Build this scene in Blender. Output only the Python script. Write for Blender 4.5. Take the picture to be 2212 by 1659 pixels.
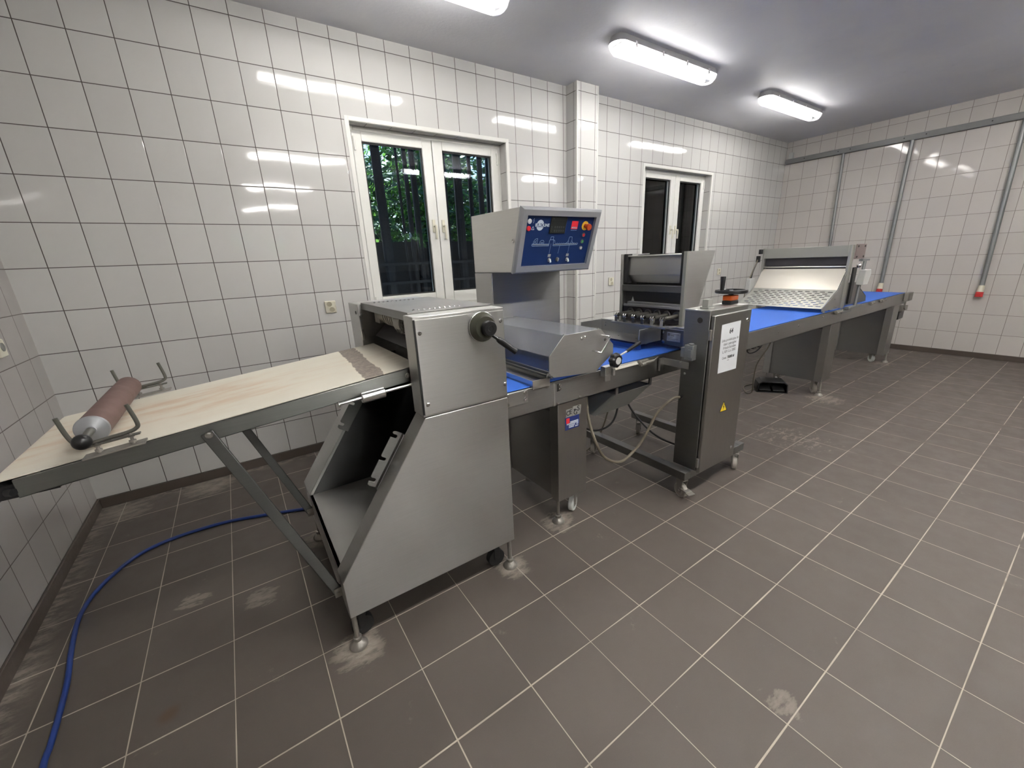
import bpy, bmesh, math, random
from mathutils import Vector, Matrix
random.seed(7)
for o in list(bpy.data.objects): bpy.data.objects.remove(o)
SC = bpy.context.scene
COL = SC.collection
PI = math.pi

# ------------------------------------------------------------------ camera, world, exposure
cd = bpy.data.cameras.new('camera'); cam = bpy.data.objects.new('camera', cd); COL.objects.link(cam)
R = Vector((0.82222668, -0.56761725, -0.04188015)); U = Vector((0.2021775, 0.22249672, 0.95373973)); F = Vector((0.53204092, 0.79265748, -0.29770217))
M = Matrix.Identity(4)
for i in range(3):
    M[i][0] = R[i]; M[i][1] = U[i]; M[i][2] = -F[i]
M.translation = Vector((1.02696, -3.62133, 1.49591))
cam.matrix_world = M
cd.sensor_fit = 'HORIZONTAL'; cd.sensor_width = 36; cd.lens = 36 * 875.50178 / 2212
cd.shift_x = -8.04 / 2212; cd.shift_y = 6.83 / 2212; cd.clip_start = 0.02; cd.clip_end = 200
SC.camera = cam
vs = SC.view_settings
vs.view_transform = 'Standard'; vs.look = 'None'; vs.gamma = 1; vs.use_curve_mapping = False; vs.exposure = 1.95
LAMP_POWER = 11.0
w = bpy.data.worlds.new('world'); SC.world = w; w.use_nodes = True
wn = w.node_tree.nodes; wl = w.node_tree.links
sky = wn.new('ShaderNodeTexSky'); sky.sky_type = 'NISHITA'; sky.sun_disc = False; sky.sun_elevation = math.radians(50)
wl.new(sky.outputs[0], wn['Background'].inputs[0]); wn['Background'].inputs[1].default_value = 0.13
sd = bpy.data.lights.new('sun', 'SUN'); sd.energy = 5.0; sd.angle = 0.01; sd.color = (1, .95, .82)
sun = bpy.data.objects.new('sun', sd); COL.objects.link(sun)
sun.rotation_euler = (math.radians(-32), 0, math.radians(8)); sun.location = (4, -2, 12)

# ------------------------------------------------------------------ materials
MATS = {}
def nt(name):
    m = bpy.data.materials.new(name); m.use_nodes = True
    t = m.node_tree; b = t.nodes['Principled BSDF']
    MATS[name] = m
    return m, t, b
def lin(c):
    return tuple((x / 12.92 if x <= .04045 else ((x + .055) / 1.055) ** 2.4) for x in (v / 255 for v in c)) + (1,)
def simple(name, col, rough=.5, metal=0, bump=0, bscale=60, vary=0, spec=None, **kw):
    m, t, b = nt(name)
    b.inputs['Base Color'].default_value = (*col[:3], 1)
    b.inputs['Roughness'].default_value = rough; b.inputs['Metallic'].default_value = metal
    for k, v in kw.items(): b.inputs[k.replace('_', ' ')].default_value = v
    geo = t.nodes.new('ShaderNodeNewGeometry')
    nz = t.nodes.new('ShaderNodeTexNoise'); nz.inputs['Scale'].default_value = bscale; nz.inputs['Detail'].default_value = 4
    t.links.new(geo.outputs['Position'], nz.inputs['Vector'])
    if bump:
        bp = t.nodes.new('ShaderNodeBump'); bp.inputs['Strength'].default_value = bump; bp.inputs['Distance'].default_value = .002
        t.links.new(nz.outputs[0], bp.inputs['Height']); t.links.new(bp.outputs[0], b.inputs['Normal'])
    mr = t.nodes.new('ShaderNodeMapRange'); mr.inputs[3].default_value = max(0.02, rough - .02 - vary); mr.inputs[4].default_value = min(1, rough + .02 + vary)
    t.links.new(nz.outputs[0], mr.inputs[0]); t.links.new(mr.outputs[0], b.inputs['Roughness'])
    return m
def steel(name, col=(.52, .51, .49), rough=.36, stretch=(6, 6, 260)):
    m, t, b = nt(name); N = t.nodes; L = t.links
    b.inputs['Metallic'].default_value = 1
    geo = N.new('ShaderNodeNewGeometry')
    mp = N.new('ShaderNodeMapping'); mp.inputs['Scale'].default_value = stretch; L.new(geo.outputs['Position'], mp.inputs[0])
    n1 = N.new('ShaderNodeTexNoise'); n1.inputs['Scale'].default_value = 1; n1.inputs['Detail'].default_value = 3; L.new(mp.outputs[0], n1.inputs['Vector'])
    n2 = N.new('ShaderNodeTexNoise'); n2.inputs['Scale'].default_value = 3.5; n2.inputs['Detail'].default_value = 5; L.new(geo.outputs['Position'], n2.inputs['Vector'])
    mr = N.new('ShaderNodeMapRange'); mr.inputs[3].default_value = rough - .08; mr.inputs[4].default_value = rough + .14; L.new(n2.outputs[0], mr.inputs[0])
    L.new(mr.outputs[0], b.inputs['Roughness'])
    ad = N.new('ShaderNodeMath'); ad.operation = 'MULTIPLY_ADD'; ad.inputs[1].default_value = .14; ad.inputs[2].default_value = .93; L.new(n1.outputs[0], ad.inputs[0])
    vm = N.new('ShaderNodeVectorMath'); vm.operation = 'SCALE'; vm.inputs[0].default_value = col; L.new(ad.outputs[0], vm.inputs[3])
    L.new(vm.outputs[0], b.inputs['Base Color'])
    bp = N.new('ShaderNodeBump'); bp.inputs['Strength'].default_value = .12; bp.inputs['Distance'].default_value = .0006
    L.new(n1.outputs[0], bp.inputs['Height']); L.new(bp.outputs[0], b.inputs['Normal'])
    b.inputs['Anisotropic'].default_value = .75
    cx = N.new('ShaderNodeCombineXYZ'); cx.inputs[0].default_value = .02; cx.inputs[1].default_value = .05; cx.inputs[2].default_value = 1 if stretch[2] > 100 else .0
    if stretch[2] < 100: cx.inputs[0].default_value = 1; cx.inputs[1].default_value = 1
    L.new(cx.outputs[0], b.inputs['Tangent'])
    return m
def math_(t, op, a, b=None, c=None):
    n = t.nodes.new('ShaderNodeMath'); n.operation = op
    for i, v in enumerate((a, b, c)):
        if v is None: continue
        if isinstance(v, (int, float)): n.inputs[i].default_value = v
        else: t.links.new(v, n.inputs[i])
    return n.outputs[0]
def maprange(t, v, a, b, c=0, d=1, smooth=True):
    n = t.nodes.new('ShaderNodeMapRange'); n.interpolation_type = 'SMOOTHSTEP' if smooth else 'LINEAR'
    t.links.new(v, n.inputs[0])
    for i, x in enumerate((a, b, c, d)): n.inputs[i + 1].default_value = x
    return n.outputs[0]
def noise(t, vec, scale, detail=4, rough=.5):
    n = t.nodes.new('ShaderNodeTexNoise'); n.inputs['Scale'].default_value = scale; n.inputs['Detail'].default_value = detail; n.inputs['Roughness'].default_value = rough
    t.links.new(vec, n.inputs['Vector']); return n
def mix(t, f, a, b):
    n = t.nodes.new('ShaderNodeMix'); n.data_type = 'RGBA'
    if isinstance(f, (int, float)): n.inputs[0].default_value = f
    else: t.links.new(f, n.inputs[0])
    for i, v in ((6, a), (7, b)):
        if isinstance(v, tuple): n.inputs[i].default_value = (*v[:3], 1)
        else: t.links.new(v, n.inputs[i])
    return n.outputs[2]
def combine(t, a, b, c=0.):
    n = t.nodes.new('ShaderNodeCombineXYZ')
    for i, v in enumerate((a, b, c)):
        if isinstance(v, (int, float)): n.inputs[i].default_value = v
        else: t.links.new(v, n.inputs[i])
    return n.outputs[0]
def wall_tile(name, offx, offy, pitch=.20066, pv=.25, offv=.0702, tile=(.60, .59, .57), grout=(.085, .07, .062), gw=.0024):
    m, t, b = nt(name); N = t.nodes; L = t.links
    geo = N.new('ShaderNodeNewGeometry'); sp = N.new('ShaderNodeSeparateXYZ'); L.new(geo.outputs['Position'], sp.inputs[0])
    sn = N.new('ShaderNodeSeparateXYZ'); L.new(geo.outputs['True Normal'], sn.inputs[0])
    ix = math_(t, 'GREATER_THAN', math_(t, 'ABSOLUTE', sn.outputs[0]), .5)
    iz = math_(t, 'GREATER_THAN', math_(t, 'ABSOLUTE', sn.outputs[2]), .5)
    ux = math_(t, 'DIVIDE', math_(t, 'SUBTRACT', sp.outputs[0], offx), pitch)
    uy = math_(t, 'DIVIDE', math_(t, 'SUBTRACT', sp.outputs[1], offy), pitch)
    vz = math_(t, 'DIVIDE', math_(t, 'SUBTRACT', sp.outputs[2], offv), pv)
    u = math_(t, 'ADD', math_(t, 'MULTIPLY', uy, ix), math_(t, 'MULTIPLY', ux, math_(t, 'SUBTRACT', 1., ix)))
    v = math_(t, 'ADD', math_(t, 'MULTIPLY', math_(t, 'ADD', uy, .5), iz), math_(t, 'MULTIPLY', vz, math_(t, 'SUBTRACT', 1., iz)))
    du = math_(t, 'MULTIPLY', math_(t, 'PINGPONG', u, .5), pitch)
    dv = math_(t, 'MULTIPLY', math_(t, 'PINGPONG', v, .5), pv)
    d = math_(t, 'MINIMUM', du, dv)
    mask = maprange(t, d, gw * .7, gw * 1.25, 1, 0)
    idv = combine(t, math_(t, 'FLOOR', u), math_(t, 'FLOOR', v), ix)
    wn_ = N.new('ShaderNodeTexWhiteNoise'); wn_.noise_dimensions = '3D'; L.new(idv, wn_.inputs[0])
    cl = noise(t, geo.outputs['Position'], 1.6, 4)
    v2 = math_(t, 'ADD', math_(t, 'MULTIPLY', wn_.outputs[0], .05), math_(t, 'MULTIPLY', cl.outputs[0], .10))
    sc = N.new('ShaderNodeVectorMath'); sc.operation = 'SCALE'; sc.inputs[0].default_value = tile; L.new(math_(t, 'ADD', v2, .92), sc.inputs[3])
    L.new(mix(t, mask, sc.outputs[0], grout), b.inputs['Base Color'])
    L.new(maprange(t, mask, 0, 1, .05, .8), b.inputs['Roughness'])
    b.inputs['IOR'].default_value = 1.42
    # every tile sits at a slightly different tilt
    sb = N.new('ShaderNodeVectorMath'); sb.operation = 'SUBTRACT'; L.new(wn_.outputs[1], sb.inputs[0]); sb.inputs[1].default_value = (.5, .5, .5)
    s2 = N.new('ShaderNodeVectorMath'); s2.operation = 'SCALE'; L.new(sb.outputs[0], s2.inputs[0]); s2.inputs[3].default_value = .010
    ad = N.new('ShaderNodeVectorMath'); ad.operation = 'ADD'; L.new(geo.outputs['Normal'], ad.inputs[0]); L.new(s2.outputs[0], ad.inputs[1])
    no = N.new('ShaderNodeVectorMath'); no.operation = 'NORMALIZE'; L.new(ad.outputs[0], no.inputs[0])
    wav = noise(t, geo.outputs['Position'], 4.0, 0)
    b1 = N.new('ShaderNodeBump'); b1.inputs['Strength'].default_value = .28; b1.inputs['Distance'].default_value = .004; L.new(wav.outputs[0], b1.inputs['Height']); L.new(no.outputs[0], b1.inputs['Normal'])
    b2 = N.new('ShaderNodeBump'); b2.inputs['Strength'].default_value = .6; b2.inputs['Distance'].default_value = .0012
    L.new(maprange(t, d, 0, gw * 2, 0, 1), b2.inputs['Height']); L.new(b1.outputs[0], b2.inputs['Normal'])
    L.new(b2.outputs[0], b.inputs['Normal'])
    return m
def floor_mat():
    m, t, b = nt('floor_tiles'); N = t.nodes; L = t.links
    geo = N.new('ShaderNodeNewGeometry'); P = geo.outputs['Position']; sp = N.new('ShaderNodeSeparateXYZ'); L.new(P, sp.inputs[0])
    u = math_(t, 'DIVIDE', math_(t, 'SUBTRACT', sp.outputs[0], 2.8544), .302)
    v = math_(t, 'DIVIDE', math_(t, 'SUBTRACT', sp.outputs[1], -2.11027), .302)
    du = math_(t, 'MULTIPLY', math_(t, 'PINGPONG', u, .5), .302); dv = math_(t, 'MULTIPLY', math_(t, 'PINGPONG', v, .5), .302)
    wob = noise(t, P, 14, 3).outputs[0]
    w1 = maprange(t, noise(t, P, 2.3, 2).outputs[0], .3, .7, .0014, .0030)
    # joints across the room are thinner than those along it
    mu = maprange(t, math_(t, 'SUBTRACT', du, math_(t, 'MULTIPLY', w1, .75)), -.0006, .0006, 1, 0)
    mv = maprange(t, math_(t, 'SUBTRACT', dv, w1), -.0006, .0006, 1, 0)
    mask = math_(t, 'MAXIMUM', mu, mv)
    tid = N.new('ShaderNodeTexWhiteNoise'); L.new(combine(t, math_(t, 'FLOOR', u), math_(t, 'FLOOR', v)), tid.inputs[0])
    big = noise(t, P, 1.3, 5).outputs[0]; fine = noise(t, P, 220, 2).outputs[0]; med = noise(t, P, 9, 5, .6).outputs[0]
    k = math_(t, 'ADD', math_(t, 'ADD', math_(t, 'MULTIPLY', tid.outputs[0], .10), math_(t, 'MULTIPLY', big, .18)), math_(t, 'ADD', math_(t, 'MULTIPLY', fine, .12), math_(t, 'MULTIPLY', med, .14)))
    sc = N.new('ShaderNodeVectorMath'); sc.operation = 'SCALE'; sc.inputs[0].default_value = (.103, .085, .073); L.new(math_(t, 'ADD', k, .75), sc.inputs[3])
    gd = maprange(t, noise(t, P, 3.7, 3).outputs[0], .56, .66, 0, 1)
    # worn, dark joints turn up towards the far end of the room
    gd = math_(t, 'MULTIPLY', gd, maprange(t, sp.outputs[0], 2.6, 4.2, .12, .85))
    gcol = mix(t, gd, (.46, .40, .33), (.07, .055, .045))
    base = mix(t, mask, sc.outputs[0], gcol)
    # flour and lime dust lying around the feet and along the wall
    total = None
    mp_ = N.new('ShaderNodeMapping'); mp_.inputs['Rotation'].default_value = (0, 0, .5); mp_.inputs['Scale'].default_value = (1, 2.4, 1); L.new(P, mp_.inputs[0])
    nz = noise(t, mp_.outputs[0], 11, 8, .72).outputs[0]
    def blob(x, y, r0, r1, thr, amt):
        dn = N.new('ShaderNodeVectorMath'); dn.operation = 'DISTANCE'; L.new(P, dn.inputs[0]); dn.inputs[1].default_value = (x, y, 0)
        f = maprange(t, dn.outputs[1], r0, r1, 1, 0)
        g = maprange(t, math_(t, 'ADD', nz, math_(t, 'MULTIPLY', f, .35)), thr, thr + .09, 0, 1)
        return math_(t, 'MULTIPLY', math_(t, 'MULTIPLY', math_(t, 'MULTIPLY', f, g), maprange(t, nz, .35, .62, .25, 1)), amt)
    for a in ((1.166, -2.175, .03, .15, .62, .75), (1.935, -2.175, .03, .12, .62, .7), (2.36, -2.03, .02, .16, .62, .7), (1.17, -1.30, .03, .13, .6, .6),
              (.13, -.17, .03, .28, .66, .5), (.62, -.12, .05, .25, .62, .55), (.85, -1.6, .02, .15, .72, .4), (2.31, -3.28, .01, .12, .72, .4), (5.85, -2.15, .05, .35, .74, .45), (.58, -1.42, .01, .14, .74, .5),
              (7.9, -2.05, .05, .3, .74, .4), (4.6, -2.35, .1, .7, .84, .4)):
        q = blob(*a); total = q if total is None else math_(t, 'MAXIMUM', total, q)
    smear = maprange(t, noise(t, P, 5, 7, .75).outputs[0], .62, .76, 0, .34)
    wl_ = maprange(t, sp.outputs[1], -.13, -.02, 0, 1); wl2 = maprange(t, sp.outputs[0], .13, .02, 0, 1)
    edge = math_(t, 'MULTIPLY', math_(t, 'MAXIMUM', wl_, wl2), maprange(t, nz, .42, .60, 0, .5))
    total = math_(t, 'MAXIMUM', math_(t, 'MAXIMUM', total, smear), edge)
    col = mix(t, total, base, (.42, .37, .31))
    rust = N.new('ShaderNodeVectorMath'); rust.operation = 'DISTANCE'; L.new(P, rust.inputs[0]); rust.inputs[1].default_value = (.54, -2.03, 0)
    rf = maprange(t, math_(t, 'ADD', rust.outputs[1], math_(t, 'MULTIPLY', nz, .04)), .03, .065, .6, 0)
    col = mix(t, rf, col, (.10, .055, .025))
    L.new(col, b.inputs['Base Color'])
    r = math_(t, 'ADD', maprange(t, med, .3, .7, .52, .66), math_(t, 'MULTIPLY', total, .3)); r = math_(t, 'MAXIMUM', r, math_(t, 'MULTIPLY', mask, .8))
    L.new(r, b.inputs['Roughness'])
    bp = N.new('ShaderNodeBump'); bp.inputs['Strength'].default_value = .5; bp.inputs['Distance'].default_value = .001
    L.new(math_(t, 'ADD', math_(t, 'MULTIPLY', math_(t, 'SUBTRACT', 1., mask), 1.), math_(t, 'MULTIPLY', fine, .25)), bp.inputs['Height']); L.new(bp.outputs[0], b.inputs['Normal'])
    return m
def ceiling_mat():
    m, t, b = nt('ceiling_plaster'); N = t.nodes; L = t.links
    geo = N.new('ShaderNodeNewGeometry'); P = geo.outputs['Position']
    a = noise(t, P, .9, 5, .6).outputs[0]; c = noise(t, P, 3.5, 6, .7).outputs[0]
    f = maprange(t, a, .35, .7, 0, 1)
    col = mix(t, f, (.62, .62, .655), (.69, .69, .715))
    col = mix(t, maprange(t, c, .62, .74, 0, .22), col, (.36, .355, .35))
    L.new(col, b.inputs['Base Color']); b.inputs['Roughness'].default_value = .55
    bp = N.new('ShaderNodeBump'); bp.inputs['Strength'].default_value = .4; bp.inputs['Distance'].default_value = .003; L.new(noise(t, P, 40, 5).outputs[0], bp.inputs['Height']); L.new(bp.outputs[0], b.inputs['Normal'])
    return m
def canvas_mat():
    m, t, b = nt('canvas_belt'); N = t.nodes; L = t.links
    geo = N.new('ShaderNodeNewGeometry'); P = geo.outputs['Position']; sp = N.new('ShaderNodeSeparateXYZ'); L.new(P, sp.inputs[0])
    mp = N.new('ShaderNodeMapping'); mp.inputs['Scale'].default_value = (2.2, 9, 1); L.new(P, mp.inputs[0])
    st = noise(t, mp.outputs[0], 2.2, 6, .6).outputs[0]
    mid = maprange(t, math_(t, 'ABSOLUTE', math_(t, 'ADD', sp.outputs[1], 1.74)), .10, .30, 1, 0)
    f = math_(t, 'MULTIPLY', mid, maprange(t, st, .40, .72, .15, .85))
    f = math_(t, 'MULTIPLY', f, maprange(t, sp.outputs[0], 1.35, .9, .25, 1))
    col = mix(t, f, (.84, .80, .68), (.70, .52, .36))
    # grey vulcanised joint of the belt, ragged edges
    jag = noise(t, P, 18, 4, .7).outputs[0]
    x0 = math_(t, 'SUBTRACT', sp.outputs[0], math_(t, 'MULTIPLY', math_(t, 'ADD', sp.outputs[1], 1.74), .056))
    x1 = math_(t, 'ADD', x0, math_(t, 'MULTIPLY', math_(t, 'SUBTRACT', jag, .5), .035))
    jm = math_(t, 'MULTIPLY', maprange(t, x1, 1.400, 1.404, 0, 1), maprange(t, x1, 1.478, 1.482, 1, 0))
    jc = mix(t, maprange(t, noise(t, P, 60, 5, .7).outputs[0], .4, .62, 0, 1), (.25, .215, .185), (.36, .30, .25))
    col = mix(t, jm, col, jc)
    dk = math_(t, 'MULTIPLY', maprange(t, sp.outputs[0], 1.50, 1.56, 0, .12), maprange(t, st, .4, .7, 0, 1))
    col = mix(t, dk, col, (.30, .26, .22))
    L.new(col, b.inputs['Base Color']); b.inputs['Roughness'].default_value = .62
    wv = noise(t, P, 500, 1).outputs[0]
    bp = N.new('ShaderNodeBump'); bp.inputs['Strength'].default_value = .2; bp.inputs['Distance'].default_value = .0005; L.new(wv, bp.inputs['Height']); L.new(bp.outputs[0], b.inputs['Normal'])
    return m
def glass_mat(name, tint, ior, rough, base_t=.0, haze=0):
    m = bpy.data.materials.new(name); m.use_nodes = True; MATS[name] = m
    t = m.node_tree; t.nodes.clear(); N = t.nodes; L = t.links
    out = N.new('ShaderNodeOutputMaterial'); mx = N.new('ShaderNodeMixShader'); tr = N.new('ShaderNodeBsdfTransparent'); gl = N.new('ShaderNodeBsdfGlossy'); fr = N.new('ShaderNodeFresnel')
    fr.inputs[0].default_value = ior; tr.inputs[0].default_value = (*tint, 1); gl.inputs['Roughness'].default_value = rough
    f = math_(t, 'ADD', fr.outputs[0], base_t)
    L.new(f, mx.inputs[0]); L.new(tr.outputs[0], mx.inputs[1]); L.new(gl.outputs[0], mx.inputs[2])
    if haze:
        df = N.new('ShaderNodeBsdfDiffuse'); df.inputs[0].default_value = (.75, .78, .86, 1); m2_ = N.new('ShaderNodeMixShader'); m2_.inputs[0].default_value = haze
        L.new(mx.outputs[0], m2_.inputs[1]); L.new(df.outputs[0], m2_.inputs[2]); L.new(m2_.outputs[0], out.inputs[0])
    else: L.new(mx.outputs[0], out.inputs[0])
    return m
def emit(name, col, s):
    m = bpy.data.materials.new(name); m.use_nodes = True; MATS[name] = m
    t = m.node_tree; b = t.nodes['Principled BSDF']; b.inputs['Base Color'].default_value = (.8, .8, .8, 1)
    b.inputs['Emission Color'].default_value = (*col, 1); b.inputs['Emission Strength'].default_value = s
    return m

wall_tile('tile_back', .17184, -.05)
wall_tile('tile_back_right', 4.82416, -.05)
wall_tile('tile_pillar', 4.28, -.11)
wall_tile('tile_right', 0, -.0791, tile=(.57, .535, .505), grout=(.20, .17, .145), gw=.0022)
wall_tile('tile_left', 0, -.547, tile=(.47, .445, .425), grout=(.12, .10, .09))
wall_tile('tile_front', .1, -.05)
floor_mat(); ceiling_mat(); canvas_mat()
steel('steel', (.50, .495, .48), .36); steel('steel_vertical', (.42, .41, .395), .38, (260, 260, 6)); steel('steel_dark', (.25, .245, .235), .38); steel('steel_rail', (.36, .355, .345), .36); steel('steel_dim_reflection', (.24, .245, .235), .34); steel('steel_strut', (.15, .15, .143), .42); steel('steel_bright', (.66, .65, .62), .30)
steel('steel_shaded', (.12, .12, .12), .36)  # darker steel copy: shade inside the machines is put into its colour
simple('chrome', (.75, .75, .74), .12, 1); simple('bolt_steel', (.6, .6, .58), .25, 1); simple('zinc_dirty', (.34, .32, .29), .5, .7, .5, 90)
simple('galvanised', (.30, .31, .31), .48, .75, .2, 30, .1); simple('trunking_grey', (.23, .23, .23), .45, .3, .1, 20)
simple('trim_white', (.74, .73, .69), .35); simple('upvc', (.76, .755, .71), .28); simple('cream_plastic', (.72, .69, .56), .3)
simple('dark_hole', (.02, .018, .015), .6); simple('black_plastic', (.012, .012, .013), .32); simple('black_rubber', (.018, .018, .018), .55)
simple('baseboard_tile', (.085, .066, .054), .4, 0, .2, 40, .08); simple('baseboard_left', (.12, .095, .08), .45, 0, .2, 40, .08)
simple('belt_blue', (.045, .15, .60), .5, 0, .05, 200, IOR=1.3); simple('panel_blue', (.008, .022, .088), .45, IOR=1.25); simple('alu_frame', (.42, .43, .45), .38, .6)
simple('white_print', (.42, .47, .53), .5); simple('line_print', (.22, .31, .45), .5); simple('red_plastic', (.50, .03, .03), .3); simple('red_print', (.62, .02, .03), .45); simple('yellow_plastic', (.62, .36, .03), .35)
simple('orange_red_plastic', (.50, .07, .02), .3); simple('orange_plastic', (.75, .13, .015), .35); simple('lcd_dark', (.012, .014, .013), .35); simple('key_grey', (.045, .048, .045), .4); simple('socket_recess', (.42, .38, .28), .4); simple('bin_grey', (.27, .265, .25), .5, .5)
simple('green_plastic', (.05, .25, .08), .35); simple('grey_plastic', (.26, .26, .24), .5); simple('light_grey_plastic', (.50, .50, .48), .4)
simple('knob_olive', (.055, .055, .040), .36, .3); simple('roller_maroon', (.15, .088, .075), .55, 0, .4, 25, .1); simple('paper', (.74, .76, .78), .6); simple('ink', (.03, .03, .03), .6); simple('ink_soft', (.22, .22, .23), .6)
simple('yellow_sign', (.75, .52, .02), .4); simple('fixture_base', (.33, .33, .34), .45); simple('reflector_white', (.86, .86, .85), .4); simple('white_nylon', (.70, .72, .70), .35); simple('caster_wheel', (.38, .35, .31), .5)
simple('hose_blue', (.012, .04, .20), .35); simple('cable_black', (.012, .012, .013), .45); simple('cable_tan', (.17, .145, .105), .45, 0, .3, 120); simple('film_mauve', (.17, .13, .125), .45)
simple('rod_grey', (.16, .155, .135), .4, .6); simple('label_silver', (.33, .33, .31), .45, .3); simple('navy_label', (.015, .03, .16), .4); simple('white_label', (.42, .46, .52), .5)
simple('cream_sheet', (.66, .62, .54), .32, .35); simple('alu_satin', (.42, .42, .38), .42, .7); simple('profile_dark', (.075, .07, .075), .4, .5)
simple('earth', (.03, .028, .02), .9, 0, .5, 8); simple('bark', (.03, .022, .018), .85, 0, .8, 30); simple('fence_dark', (.016, .017, .022), .7); simple('leaf_green', (.10, .30, .05), .5, Transmission_Weight=0.0); simple('leaf_dark', (.03, .10, .035), .5); simple('hedge_green', (.30, .50, .17), .7, 0, .6, 12)
glass_mat('window_glass', (.62, .70, .78), 1.5, .0, .015); glass_mat('guard_plexi', (.88, .91, .95), 1.5, .08, .05, .13); glass_mat('diffuser_clear', (.88, .87, .84), 1.45, .12, .02, .06)  # guard_plexi haze: whitish reflections put in as diffuse colour
m_ = MATS['leaf_green']; t_ = m_.node_tree; tl_ = t_.nodes.new('ShaderNodeBsdfTranslucent'); tl_.inputs[0].default_value = (.26, .55, .09, 1); mx_ = t_.nodes.new('ShaderNodeMixShader'); mx_.inputs[0].default_value = .5
t_.links.new(t_.nodes['Principled BSDF'].outputs[0], mx_.inputs[1]); t_.links.new(tl_.outputs[0], mx_.inputs[2]); t_.links.new(mx_.outputs[0], t_.nodes['Material Output'].inputs[0])
emit('lamp_light', (1.0, .99, .985), LAMP_POWER); emit('lamp_light_boosted', (1.0, .99, .985), LAMP_POWER * 3.7)  # rear tubes set brighter than the front row to even out the light

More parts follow.
